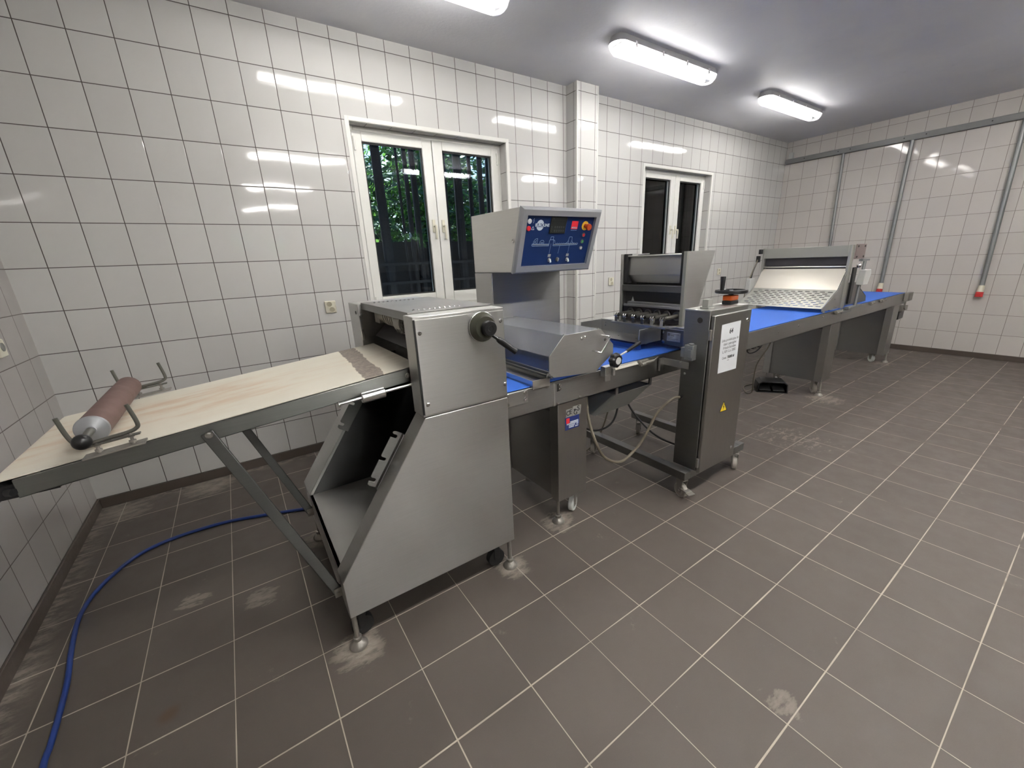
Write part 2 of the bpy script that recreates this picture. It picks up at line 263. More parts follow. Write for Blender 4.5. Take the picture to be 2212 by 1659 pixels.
# ------------------------------------------------------------------ mesh builder
KEEP = {'palings', 'foliage', 'keys', 'panel_print', 'panel_diagram', 'panel_band', 'plate_fields', 'mark_print', 'label_print', 'contact_holes', 'fan_grille', 'perforated_guard', 'small_plate_none', 'glazing_gasket', 'boarding', 'warning_bolt', 'star_knob'}
class MB:
    def __init__(s): s.v = []; s.f = []
    def add(s, vs, fs):
        o = len(s.v); s.v += [Vector(v) for v in vs]; s.f += [tuple(i + o for i in f) for f in fs]; return s
    def box(s, x0, x1, y0, y1, z0, z1):
        if x0 > x1: x0, x1 = x1, x0
        if y0 > y1: y0, y1 = y1, y0
        if z0 > z1: z0, z1 = z1, z0
        return s.add([(x0, y0, z0), (x1, y0, z0), (x1, y1, z0), (x0, y1, z0), (x0, y0, z1), (x1, y0, z1), (x1, y1, z1), (x0, y1, z1)],
                     [(0, 3, 2, 1), (4, 5, 6, 7), (0, 1, 5, 4), (1, 2, 6, 5), (2, 3, 7, 6), (3, 0, 4, 7)])
    def prism(s, poly, d):              # poly: 3D points of one flat face, d: extrusion vector
        n = len(poly); d = Vector(d); P = [Vector(p) for p in poly]
        nrm = Vector((0, 0, 0))
        for i in range(n): nrm += P[i].cross(P[(i + 1) % n])
        if nrm.dot(d) > 0: P.reverse()
        return s.add(P + [p + d for p in P], [tuple(range(n)), tuple(range(2 * n - 1, n - 1, -1))] + [(i, i + n, (i + 1) % n + n, (i + 1) % n) for i in range(n)])
    def xz(s, poly, y0, y1): return s.prism([(x, y0, z) for x, z in poly], (0, y1 - y0, 0))
    def yz(s, poly, x0, x1): return s.prism([(x0, y, z) for y, z in poly], (x1 - x0, 0, 0))
    def xy(s, poly, z0, z1): return s.prism([(x, y, z0) for x, y in poly], (0, 0, z1 - z0))
    def cyl(s, a, b, r, r2=None, n=24, cap=True):
        a = Vector(a); b = Vector(b); r2 = r if r2 is None else r2
        z = (b - a).normalized(); x = z.orthogonal().normalized(); y = z.cross(x)
        vs = [a + (x * math.cos(2 * PI * i / n) + y * math.sin(2 * PI * i / n)) * r for i in range(n)] + [b + (x * math.cos(2 * PI * i / n) + y * math.sin(2 * PI * i / n)) * r2 for i in range(n)]
        fs = [(i, (i + 1) % n, (i + 1) % n + n, i + n) for i in range(n)]
        if cap: fs += [tuple(range(n - 1, -1, -1)), tuple(range(n, 2 * n))]
        return s.add(vs, fs)
    def lathe(s, a, axis, prof, n=32):  # prof: list of (radius, height)
        a = Vector(a); z = Vector(axis).normalized(); x = z.orthogonal().normalized(); y = z.cross(x)
        vs = []; fs = []
        for r, h in prof:
            vs += [a + z * h + (x * math.cos(2 * PI * i / n) + y * math.sin(2 * PI * i / n)) * max(r, 1e-5) for i in range(n)]
        for j in range(len(prof) - 1):
            fs += [(j * n + i, j * n + (i + 1) % n, (j + 1) * n + (i + 1) % n, (j + 1) * n + i) for i in range(n)]
        if prof[0][0] > 1e-4: fs.append(tuple(range(n - 1, -1, -1)))
        if prof[-1][0] > 1e-4: fs.append(tuple(range((len(prof) - 1) * n, len(prof) * n)))
        return s.add(vs, fs)
    def ball(s, c, r, n=20):
        return s.lathe(Vector(c) - Vector((0, 0, r)), (0, 0, 1), [(r * math.sin(PI * i / 12), r - r * math.cos(PI * i / 12)) for i in range(13)], n)
    def tube(s, pts, r, n=10, smooth=0):
        P = [Vector(p) for p in pts]
        if smooth:
            Q = []
            for i in range(len(P) - 1):
                p0 = P[max(i - 1, 0)]; p1 = P[i]; p2 = P[i + 1]; p3 = P[min(i + 2, len(P) - 1)]
                for k in range(smooth):
                    t_ = k / smooth
                    Q.append(.5 * ((2 * p1) + (p2 - p0) * t_ + (2 * p0 - 5 * p1 + 4 * p2 - p3) * t_ ** 2 + (3 * p1 - p0 - 3 * p2 + p3) * t_ ** 3))
            P = Q + [P[-1]]
        vs = []; fs = []; ref = None
        for i, p in enumerate(P):
            tg = (P[min(i + 1, len(P) - 1)] - P[max(i - 1, 0)]).normalized()
            if ref is None: ref = tg.orthogonal().normalized()
            ref = (ref - tg * ref.dot(tg)).normalized(); y = tg.cross(ref)
            vs += [p + (ref * math.cos(2 * PI * k / n) + y * math.sin(2 * PI * k / n)) * r for k in range(n)]
        for j in range(len(P) - 1):
            fs += [(j * n + i, j * n + (i + 1) % n, (j + 1) * n + (i + 1) % n, (j + 1) * n + i) for i in range(n)]
        fs += [tuple(range(n - 1, -1, -1)), tuple(range((len(P) - 1) * n, len(P) * n))]
        return s.add(vs, fs)
    def bar(s, a, b, w, h, up=(0, 0, 1)):   # flat bar from a to b, w along 'up' side, h across
        a = Vector(a); b = Vector(b); z = (b - a).normalized(); x = Vector(up); x = (x - z * x.dot(z)).normalized(); y = z.cross(x)
        c = [(-w / 2, -h / 2), (w / 2, -h / 2), (w / 2, h / 2), (-w / 2, h / 2)]
        return s.prism([a + x * p + y * q for p, q in c], b - a)
    def xform(s, m): s.v = [m @ v for v in s.v]; return s
    def pieces(s):
        n = len(s.v); par = list(range(n))
        def find(a):
            while par[a] != a: par[a] = par[par[a]]; a = par[a]
            return a
        for f in s.f:
            r0 = find(f[0])
            for i in f[1:]: par[find(i)] = r0
        isl = {}
        for i in range(n): isl.setdefault(find(i), []).append(i)
        bx = []
        for ids in isl.values():
            P = [s.v[i] for i in ids]; e = .0008
            bx.append([[min(p[k] for p in P) - e for k in range(3)], [max(p[k] for p in P) + e for k in range(3)], set(ids)])
        done = False
        while not done:
            done = True
            for i in range(len(bx)):
                for j in range(i + 1, len(bx)):
                    A, B = bx[i], bx[j]
                    if all(A[0][k] <= B[1][k] and B[0][k] <= A[1][k] for k in range(3)):
                        bx[i] = [[min(A[0][k], B[0][k]) for k in range(3)], [max(A[1][k], B[1][k]) for k in range(3)], A[2] | B[2]]
                        del bx[j]; done = False; break
                if not done: break
        out = []
        for b_ in bx:
            ids = sorted(b_[2]); mp_ = {a: k for k, a in enumerate(ids)}; m_ = MB()
            m_.v = [s.v[i] for i in ids]; m_.f = [tuple(mp_[i] for i in f) for f in s.f if f[0] in b_[2]]
            out.append(m_)
        return out
    def build(s, name, mat, parent=None, bevel=0, smooth=True, seg=2):
        if parent is not None and name not in KEEP and len(s.v) < 6000:
            ps = s.pieces()
            if len(ps) > 1: return [p.build1(name, mat, parent, bevel, smooth, seg) for p in ps][0]
        return s.build1(name, mat, parent, bevel, smooth, seg)
    def build1(s, name, mat, parent=None, bevel=0, smooth=True, seg=2):
        org = parent_origin(parent)
        me = bpy.data.meshes.new(name); me.from_pydata([tuple(v - org) for v in s.v], [], s.f); me.validate()
        bm = bmesh.new(); bm.from_mesh(me); bmesh.ops.recalc_face_normals(bm, faces=bm.faces); bm.to_mesh(me); bm.free()
        me.materials.append(MATS[mat])
        if smooth:
            me.shade_smooth(); me.set_sharp_from_angle(angle=math.radians(35))
        o = bpy.data.objects.new(name, me); COL.objects.link(o)
        if parent is not None: o.parent = parent
        if bevel:
            md = o.modifiers.new('bevel', 'BEVEL'); md.width = bevel; md.segments = seg; md.limit_method = 'ANGLE'; md.angle_limit = math.radians(40)
        return o
ORG = {}
def parent_origin(p):
    while p is not None and p.parent is not None: p = p.parent
    return ORG.get(p.name, Vector((0, 0, 0))) if p is not None else Vector((0, 0, 0))
def tag(o, label, cat, group=None, kind=None):
    if label: o['label'] = label
    if cat: o['category'] = cat
    if group: o['group'] = group
    if kind: o['kind'] = kind
    return o
def thing(name, label, cat, loc=(0, 0, 0), group=None):
    o = bpy.data.objects.new(name, None); COL.objects.link(o); o.location = loc; o.empty_display_size = .1
    ORG[o.name] = Vector(loc)
    return tag(o, label, cat, group)
def structure(o): o['kind'] = 'structure'; return o
def copy_tree(o, loc=None, label=None, parent=None):
    c = o.copy(); COL.objects.link(c)
    if parent is not None: c.parent = parent
    if loc is not None: c.location = loc; ORG[c.name] = Vector(loc)
    if label: c['label'] = label
    for ch in list(o.children): copy_tree(ch, parent=c)
    return c
def text(name, s, size, o, xd, yd, mat, parent, ext=.0004, align='CENTER', bold=0.):
    cu = bpy.data.curves.new('t', 'FONT'); cu.body = s; cu.size = size; cu.extrude = ext; cu.align_x = align; cu.align_y = 'CENTER'; cu.offset = bold
    ob = bpy.data.objects.new('t', cu); COL.objects.link(ob)
    dg = bpy.context.evaluated_depsgraph_get(); dg.update()
    me = bpy.data.meshes.new_from_object(ob.evaluated_get(dg))
    bpy.data.objects.remove(ob)
    xd = Vector(xd).normalized(); yd = Vector(yd).normalized(); zd = xd.cross(yd)
    m = Matrix.Identity(4)
    for i in range(3): m[i][0] = xd[i]; m[i][1] = yd[i]; m[i][2] = zd[i]
    m.translation = Vector(o) - parent_origin(parent)
    me.transform(m); me.materials.clear(); me.materials.append(MATS[mat])
    x = bpy.data.objects.new(name, me); COL.objects.link(x); x.parent = parent
    return x
def bolt(mb, p, d, r=.008, h=.006):
    p = Vector(p); d = Vector(d).normalized()
    mb.cyl(p, p + d * .0015, r * 1.35, n=20); mb.cyl(p, p + d * h, r, r * .85, n=6)
    return mb

# ------------------------------------------------------------------ room
XE = 9.043; ZC = 3.15; YF = -11.4
structure(MB().box(-.3, XE + .3, YF - .3, .36, -.2, 0).build('floor', 'floor_tiles', smooth=False))
structure(MB().box(-.3, XE + .3, YF - .3, 1.32, ZC, ZC + .3).build('ceiling', 'ceiling_plaster', smooth=False))  # slab runs past the back wall: unseen eave added to block sun
def wall_with_openings(x0, x1, y0, y1, ops, mb):
    xs = x0
    for a, b, c, d in ops:
        mb.box(xs, a, y0, y1, 0, ZC); mb.box(a, b, y0, y1, 0, c); mb.box(a, b, y0, y1, d, ZC); xs = b
    mb.box(xs, x1, y0, y1, 0, ZC)
    return mb
W1 = (2.029, 3.469, 1.09, 2.572); W2 = (5.498, 6.947, 1.09, 2.533)
wb = wall_with_openings(-.3, 4.26, 0, .35, [W1], MB()).build('wall_back', 'tile_back', smooth=False)
wb.data.materials.append(MATS['tile_back_right'])
m2 = wall_with_openings(4.26, XE + .3, 0, .35, [W2], MB()).build('wall_back_2', 'tile_back_right', smooth=False)
structure(wb); structure(m2)
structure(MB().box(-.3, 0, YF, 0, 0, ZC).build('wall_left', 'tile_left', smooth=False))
structure(MB().box(XE, XE + .3, YF, 0, 0, ZC).build('wall_right', 'tile_right', smooth=False))
FW = [(1.25, 2.9, 2.05, 2.70), (4.0, 5.65, 2.05, 2.70), (6.6, 8.2, 2.05, 2.70)]
structure(wall_with_openings(-.3, XE + .3, YF - .3, YF, FW, MB()).build('wall_front', 'tile_front', smooth=False))
structure(MB().box(4.228, 4.526, -.159, 0, 0, ZC).build('wall_pillar', 'tile_pillar', smooth=False))
# white corner trims of pillar and openings
tm = MB(); tm.box(4.226, 4.243, -.162, -.158, 0, ZC); tm.box(4.224, 4.229, -.162, -.145, 0, ZC); tm.box(4.511, 4.528, -.162, -.158, 0, ZC); tm.box(4.525, 4.530, -.162, -.145, 0, ZC)
structure(tm.build('trim_1', 'trim_white'))
def opening_trim(n, W):
    a, b, c, d = W; q = .028; t_ = MB()
    t_.box(a - q, a, -.004, .002, c - q, d + q); t_.box(b, b + q, -.004, .002, c - q, d + q); t_.box(a, b, -.004, .002, d, d + q); t_.box(a, b, -.004, .002, c - q, c)
    t_.box(a - .001, a + .004, -.003, .016, c, d); t_.box(b - .004, b + .001, -.003, .016, c, d); t_.box(a, b, -.003, .016, d - .004, d + .001)
    structure(t_.build(n, 'trim_white', bevel=.0015))
opening_trim('trim_2', W1); opening_trim('trim_3', W2)
cv = MB(); cv.box(0, 4.228, -.012, 0, ZC - .025, ZC); cv.box(4.526, XE, -.012, 0, ZC - .025, ZC); cv.box(XE - .012, XE, YF, -.012, ZC - .03, ZC); cv.box(0, .012, YF, -.012, ZC - .03, ZC)
structure(MB().box(.012, 4.228, -.012, 0, 0, .0702).box(4.526, XE, -.012, 0, 0, .0702).box(4.216, 4.538, -.171, -.159, 0, .07).build('baseboard_back', 'baseboard_tile', bevel=.003))
structure(MB().box(0, .012, YF, 0, 0, .072).build('baseboard_left', 'baseboard_left', bevel=.003))
structure(MB().box(XE - .012, XE, YF, -.012, 0, .0702).build('baseboard_right', 'baseboard_tile', bevel=.003))

def window(n, W, seam, panes, gz, YG, handles):
    a, b, c, d = W
    o = bpy.data.objects.new(n, None); COL.objects.link(o); structure(o)
    y0 = YG - .035; y1 = YG + .03
    f = MB(); f.box(a, a + .055, y0, y1, c, d); f.box(b - .055, b, y0, y1, c, d); f.box(a + .055, b - .055, y0, y1, d - .055, d); f.box(a + .055, b - .055, y0, y1, c, c + .06)
    f.build('window_frame', 'upvc', o, bevel=.004)
    MB().box(a, b, 0, y0, c - .03, c + .012).build('window_sill', 'upvc', o, bevel=.004)
    for k, (p, q) in enumerate(panes):
        e0, e1 = ((a + .035, seam - .003), (seam + .003, b - .035))[k]
        z0, z1 = c + .04, d - .035; g0, g1 = gz
        s_ = MB(); ys0 = y0 - .018; ys1 = y1 - .01
        s_.box(e0, p, ys0, ys1, z0, z1); s_.box(q, e1, ys0, ys1, z0, z1); s_.box(p, q, ys0, ys1, g1, z1); s_.box(p, q, ys0, ys1, z0, g0)
        so = s_.build('window_sash', 'upvc', o, bevel=.005)
        g = MB(); g.box(p, p + .012, ys0 + .018, ys0 + .03, g0, g1); g.box(q - .012, q, ys0 + .018, ys0 + .03, g0, g1); g.box(p + .012, q - .012, ys0 + .018, ys0 + .03, g1 - .012, g1); g.box(p + .012, q - .012, ys0 + .018, ys0 + .03, g0, g0 + .012)
        g.build('glazing_gasket', 'black_rubber', so)
        MB().box(p, q, YG, YG + .004, g0, g1).build('glass_pane', 'window_glass', so, smooth=False)
        hx, hz = handles[k]
        h = MB(); h.box(hx - .014, hx + .014, ys0 - .012, ys0, hz - .055, hz + .055); h.cyl((hx, ys0 - .012, hz), (hx, ys0 - .045, hz), .009)
        h.tube([(hx, ys0 - .045, hz + .005), (hx, ys0 - .050, hz - .02), (hx, ys0 - .048, hz - .07), (hx, ys0 - .046, hz - .115)], .010, 10, 4)
        h.build('window_handle', 'cream_plastic', so, bevel=.002)
    hg = MB()
    for z in (c + .1, d - .13): hg.cyl((b - .05, y0 - .025, z - .05), (b - .05, y0 - .025, z + .05), .008); hg.cyl((a + .05, y0 - .025, z - .05), (a + .05, y0 - .025, z + .05), .008)
    hg.build('window_hinge', 'upvc', o)
window('window_1', W1, 2.745, ((2.139, 2.653), (2.843, 3.357)), (1.238, 2.462), .152, ((2.695, 1.83), (2.79, 1.83)))
window('window_2', W2, 6.245, ((5.63, 6.147), (6.344, 6.837)), (1.238, 2.431), .14, ((6.19, 1.81), (6.30, 1.81)))
for i, (a, b, c, d) in enumerate(FW):
    o = bpy.data.objects.new('window_%d' % (i + 3), None); COL.objects.link(o); structure(o)
    f = MB(); y0, y1 = YF - .2, YF - .13; mid = (a + b) / 2
    for p, q in ((a, a + .07), (mid - .05, mid + .05), (b - .07, b)): f.box(p, q, y0, y1, c, d)
    f.box(a + .07, b - .07, y0, y1, d - .07, d); f.box(a + .07, b - .07, y0, y1, c, c + .07); f.build('window_frame', 'upvc', o, bevel=.004)
    MB().box(a + .07, b - .07, YF - .17, YF - .165, c + .07, d - .07).build('glass_pane', 'window_glass', o, smooth=False)

# ------------------------------------------------------------------ outside: palings, trees, hedge
MB().box(-6, 16, .36, 12, -.25, -.05).build('ground', 'earth')['kind'] = 'structure'
MB().box(-6, 16, -18, YF - .3, -.25, -.05).build('ground', 'earth')['kind'] = 'structure'
fence = thing('paling_fence', 'tall dark paling fence of uneven upright posts seen through the windows', 'fence', (4, 1.5, -.05))
pm = MB(); x = .6; rnd = random.Random(3)
while x < 13.5:
    wd = rnd.choice((.035, .05, .06, .08, .12)); y = 1.45 + rnd.random() * .12
    pm.cyl((x, y, -.05), (x + rnd.uniform(-.03, .03), y, 2.9 + rnd.random() * .2), wd * .55, wd * .42, 10); x += wd + rnd.choice((.05, .07, .09, .12)) + (.22 if x > 6.6 else 0)
pm.build('palings', 'fence_dark', fence)
MB().box(.5, 13.6, 1.62, 1.66, -.05, 1.78).box(.5, 13.6, 1.37, 1.41, 1.50, 1.53).box(.5, 13.6, 1.37, 1.41, 1.28, 1.31).build('boarding', 'fence_dark', fence)
def tree(x, y, h, r, label):
    t = thing('tree', label, 'tree', (x, y, -.05), 'trees outside the windows')
    MB().tube([(x, y, -.05), (x + .05, y, h * .5), (x - .05, y + .05, h)], .11, 10, 4).build('trunk', 'bark', t)
    for mat, cnt, sc_ in (('leaf_green', 4200, .075), ('leaf_dark', 2600, .10)):
        vs = []; fs = []; rr = random.Random(int(x * 31 + cnt))
        for i in range(cnt):
            th = rr.random() * 2 * PI; ph = math.acos(2 * rr.random() - 1); ra = r * rr.random() ** .5
            c = Vector((x + ra * math.sin(ph) * math.cos(th), y + ra * math.sin(ph) * math.sin(th) * .8, max(.3, h * .62 + ra * math.cos(ph) * 1.25)))
            a = Vector((rr.gauss(0, 1), rr.gauss(0, 1), rr.gauss(0, .6))).normalized(); b_ = a.orthogonal().normalized(); s_ = sc_ * rr.uniform(.6, 1.3)
            n = len(vs); vs += [c - a * s_, c - b_ * s_ * .45, c + a * s_, c + b_ * s_ * .45]; fs.append((n, n + 1, n + 2, n + 3))
        o = MB().add(vs, fs).build('foliage', mat, t, smooth=False); o['kind'] = 'stuff'
for k, (x, y, h, r) in enumerate(((1.6, 4.0, 4.4, 1.35), (4.6, 4.3, 4.6, 1.4), (7.6, 4.0, 4.5, 1.35), (10.7, 4.2, 4.4, 1.4), (13.8, 4.2, 4.4, 1.4))):
    tree(x, y, h, r, 'leafy green tree growing behind the dark paling fence outside')
hd = MB(); rr = random.Random(9)
for i in range(260):
    c = Vector((rr.uniform(-2, 11), rr.uniform(-14.6, -13.6), rr.uniform(.2, 5.2))); hd.lathe(c - Vector((0, 0, .45)), (0, 0, 1), [(.45 * math.sin(PI * j / 6), .45 - .45 * math.cos(PI * j / 6)) for j in range(7)], 9)
tag(hd.build('hedge', 'hedge_green', smooth=False), 'dense green hedge outside, mirrored pale green in the wall tiles', 'hedge', kind='stuff')
hd = MB()
for i in range(330):
    c = Vector((rr.uniform(-5, 20), rr.uniform(7.2, 8.4), rr.uniform(.2, 6.0))); hd.lathe(c - Vector((0, 0, .5)), (0, 0, 1), [(.5 * math.sin(PI * j / 6), .5 - .5 * math.cos(PI * j / 6)) for j in range(7)], 9)
tag(hd.build('hedge', 'leaf_dark', smooth=False), 'tall dark hedge added far behind the palings to block bright sky', 'hedge', kind='stuff')  # dark backdrop, added to cover bright sky gaps between the trees

# ------------------------------------------------------------------ ceiling lamps
def stadium(cx, cy, L_, W_, z, n=10):
    r = W_ / 2; pts = []
    for s_, x in ((1, cx + L_ / 2 - r), (-1, cx - L_ / 2 + r)):
        for i in range(n + 1):
            a = -PI / 2 + PI * i / n
            pts.append(Vector((x + s_ * r * math.cos(a), cy + s_ * r * math.sin(a), z)))
    return pts
def loft(mb, rings, cap0=True, cap1=True):
    n = len(rings[0]); vs = [p for r_ in rings for p in r_]; fs = []
    for j in range(len(rings) - 1):
        fs += [(j * n + i, j * n + (i + 1) % n, (j + 1) * n + (i + 1) % n, (j + 1) * n + i) for i in range(n)]
    if cap0: fs.append(tuple(range(n - 1, -1, -1)))
    if cap1: fs.append(tuple(range((len(rings) - 1) * n, len(rings) * n)))
    return mb.add(vs, fs)
def lamp(cx, cy, label, L_=1.40):
    t = thing('batten_lamp', label, 'ceiling lamp', (cx, cy, ZC), 'fluorescent lamps on the ceiling')
    b_ = MB(); loft(b_, [stadium(cx, cy, L_ - .04, .13, ZC), stadium(cx, cy, L_, .165, ZC - .045), stadium(cx, cy, L_, .17, ZC - .052)]); b_.build('lamp_body', 'fixture_base', t)
    MB().box(cx - L_ / 2 + .07, cx + L_ / 2 - .07, cy - .064, cy + .064, ZC - .056, ZC - .0525).build('reflector', 'reflector_white', t)
    d_ = MB(); d_.cyl((cx - L_ / 2 + .085, cy - .034, ZC - .078), (cx + L_ / 2 - .085, cy - .034, ZC - .078), .013, n=16); d_.cyl((cx - L_ / 2 + .085, cy + .034, ZC - .078), (cx + L_ / 2 - .085, cy + .034, ZC - .078), .013, n=16); d_.build('lit_tube', 'lamp_light', t)
    s_ = MB(); loft(s_, [stadium(cx, cy, L_ - .01, .160, ZC - .0525), stadium(cx, cy, L_ - .02, .156, ZC - .080), stadium(cx, cy, L_ - .08, .115, ZC - .110), stadium(cx, cy, L_ - .14, .05, ZC - .118)], False, True); s_.build('diffuser', 'diffuser_clear', t)
    c_ = MB()
    for i in range(4):
        for sy in (-1, 1):
            x = cx - L_ * .36 + i * L_ * .24; y = cy + sy * .083; c_.box(x - .012, x + .012, y - .004, y + .004, ZC - .075, ZC - .035)
    c_.build('clips', 'chrome', t, bevel=.002)
    return t
l0 = lamp(2.20, -.93, 'glowing fluorescent ceiling lamp cut off by the top edge, nearest the left wall')
copy_tree(l0, (4.58, -.93, ZC), 'glowing fluorescent ceiling lamp in the middle of the row of three')
copy_tree(l0, (6.95, -.93, ZC), 'glowing fluorescent ceiling lamp farthest away, nearest the grey trunking wall')
for y, nm in ((-3.65, 'second'), (-6.3, 'third'), (-9.3, 'fourth')):
    for x, n2 in ((2.25, 'left'), (4.60, 'middle'), (6.95, 'right')):
        if y < -5 and x > 3: continue
        c_ = copy_tree(l0, (x, y, ZC), 'fluorescent ceiling lamp, %s of the %s row behind the camera' % (n2, nm))
        for ch in c_.children:
            if ch.name.startswith('lit_tube'): ch.data = ch.data.copy(); ch.data.materials[0] = MATS['lamp_light_boosted']

# ------------------------------------------------------------------ wall sockets, trunking
def socket(x, label, wall='back', y=0):
    t = thing('wall_socket', label, 'socket', (x, y, 1.2), 'cream double wall sockets')
    MB().box(x - .042, x + .042, -.016, 0, 1.152, 1.248).build('plate', 'cream_plastic', t, bevel=.006, seg=3)
    for z, dx in ((1.222, -.008), (1.178, .006)):
        r_ = MB(); r_.lathe((x + dx, -.016, z), (0, -1, 0), [(.024, 0), (.024, .003), (.020, .003), (.019, -.002)], 28); ro = r_.build('outlet', 'cream_plastic', t)
        h = MB(); h.cyl((x + dx - .009, -.0150, z + .002), (x + dx - .009, -.0165, z + .002), .0028, n=10); h.cyl((x + dx + .009, -.0150, z + .002), (x + dx + .009, -.0165, z + .002), .0028, n=10); h.cyl((x + dx, -.0150, z - .009), (x + dx, -.0165, z - .009), .0022, n=10)
        h.build('contact_holes', 'dark_hole', ro)
        MB().lathe((x + dx, -.016, z), (0, -1, 0), [(.0195, .0004), (.0195, .0008), (.0, .0008)], 28).build('recess', 'socket_recess', ro)
    return t
s0 = socket(1.675, 'cream double wall socket left of the large window, above the sheeter bed')
copy_tree(s0, (4.948, 0, 1.2), 'cream double wall socket between the tiled pillar and the hopper head')
copy_tree(s0, (7.362, 0, 1.2), 'cream double wall socket right of the small far window')
t = thing('wall_socket', 'cream wall socket on the left wall, cut by the left picture edge', 'socket', (0, -.455, 1.18))
MB().box(0, .016, -.497, -.413, 1.135, 1.225).build('plate', 'cream_plastic', t, bevel=.006)
MB().lathe((.016, -.452, 1.185), (1, 0, 0), [(.022, 0), (.022, .003), (.018, .003), (.017, .001), (0, .001)]).build('outlet', 'grey_plastic', t)
t = thing('cable_trunking', 'long grey metal cable trunking running high along the right-hand wall', 'trunking', (XE, -2, 2.86))
MB().box(8.985, XE, -6.0, -.03, 2.822, 2.892).build('channel', 'trunking_grey', t, bevel=.002)
MB().box(8.981, 8.985, -6.0, -.03, 2.828, 2.886).build('cover', 'trunking_grey', t, bevel=.001)
sc_ = MB()
for y in (-.3, -.75, -.9, -1.5, -1.72, -2.3): sc_.cyl((8.981, y, 2.86), (8.978, y, 2.86), .007, n=10)
sc_.build('screws', 'dark_hole', t)
t = thing('junction_box', 'small white junction box in the corner above the grey trunking', 'box', (XE, -.09, 2.95))
MB().box(8.99, XE, -.12, -.055, 2.893, 2.985).build('box_body', 'light_grey_plastic', t, bevel=.006)
for y, yb, zb_, lb in ((-.815, -.855, 1.25, 'thin grey conduit pipe nearest the room corner, going down behind the cutter'), (-1.585, -1.585, .94, 'grey conduit pipe with red socket, hanging in the middle of the right wall'), (-2.565, -2.60, .93, 'grey conduit pipe with red socket, nearest the right picture edge')):
    t = thing('conduit_pipe', lb, 'pipe', (XE, y, zb_), 'grey conduits below the trunking')
    r_ = .019 if y > -1 else .024
    MB().cyl((9.012, y, 2.83), (9.012, yb, zb_), r_).build('pipe', 'galvanised', t)
    cl = MB()
    for z in (2.5, 1.9, 1.35): f_ = (2.83 - z) / (2.83 - zb_); cl.box(8.99, XE, y + (yb - y) * f_ - .03, y + (yb - y) * f_ + .03, z - .008, z + .008)
    if y < -1:
        MB().cyl((9.01, yb, zb_ + .01), (9.0, yb, zb_ - .075), .030, .034).build('plug_collar', 'cream_plastic', t)
        s_ = MB(); s_.cyl((9.0, yb, zb_ - .072), (8.992, yb, zb_ - .135), .036, .038); s_.box(8.955, 8.985, yb - .02, yb + .02, zb_ - .13, zb_ - .09); s_.build('red_socket', 'red_plastic', t, bevel=.003)

# ------------------------------------------------------------------ dough sheeter with infeed table
sh = thing('dough_sheeter', 'large stainless steel dough sheeter with sloping side panels and cream canvas infeed table', 'dough sheeter', (1.55, -1.72, 0))
YN = -2.19
def housing(name, ya, yb, lab):
    up = MB().xz([(1.55, .923), (1.55, 1.315), (1.945, 1.315), (1.945, .923)], ya, yb).build('side_housing', 'steel', sh, bevel=.003)
    lo = MB().xz([(1.157, .172), (1.155, .345), (1.556, .920), (1.945, .920), (1.943, .172)], ya, yb).build('side_stand', 'steel', sh, bevel=.003)
    up['label'] = lab[0]; lo['label'] = lab[1]
    return up, lo
un, ln = housing('near', YN + .004, -2.09, ('upper steel housing on the near side', 'lower sloping steel stand on the near side'))
uf, lf = housing('far', -1.41, -1.22, ('upper steel housing on the far side', 'lower sloping steel stand on the far side'))
cp = MB().xz([(1.556, .932), (1.556, 1.304), (1.941, 1.304), (1.941, .932)], YN - .002, YN + .004).build('cover_plate', 'steel', un, bevel=.0015)
sb_ = MB()
for x, z in ((1.571, 1.255), (1.924, 1.261), (1.572, .975), (1.930, .986)):
    sb_.lathe((x, YN - .002, z), (0, -1, 0), [(.0085, 0), (.0085, .002), (.006, .004), (.0025, .004), (.002, .0015), (0, .0015)], 20)
sb_.build('screws', 'chrome', un)
MB().box(1.5505, 1.5565, YN - .0005, YN + .0045, .935, 1.305).build('gap', 'black_rubber', un)
# inside of the stand
MB().box(1.158, 1.175, -2.09, -1.41, .172, .345).box(1.158, 1.93, -2.09, -1.41, .330, .345).build('shelf', 'steel', sh, bevel=.002)
MB().box(1.915, 1.93, -2.09, -1.41, .172, 1.12).build('back_plate', 'steel_shaded', sh)
MB().xz([(1.175, .346), (1.572, .920), (1.572, 1.05), (1.914, 1.05), (1.914, .346)], -1.414, -1.4095).build('shade_sheet', 'steel_shaded', sh)  # dark sheets on the inner faces carry the stand's interior shade
MB().xz([(1.185, .346), (1.585, .920), (1.585, 1.05), (1.914, 1.05), (1.914, .346)], -2.0905, -2.086).build('shade_sheet', 'steel_shaded', sh)
# top lid with raised louvres
MB().box(1.572, 1.945, -2.09, -1.41, 1.315, 1.322).box(1.569, 1.573, -2.09, -1.41, 1.288, 1.322).build('top_lid', 'steel_dark', sh, bevel=.0015)
lv = MB()
for k in range(10):
    x = 1.615 + k * .0225
    for y in (-2.035, -1.50): lv.lathe((x, y, 1.3215), (0, 0, 1), [(.006, 0), (.0045, .004), (0, .006)], 8)
lv.build('louvres', 'chrome', sh)
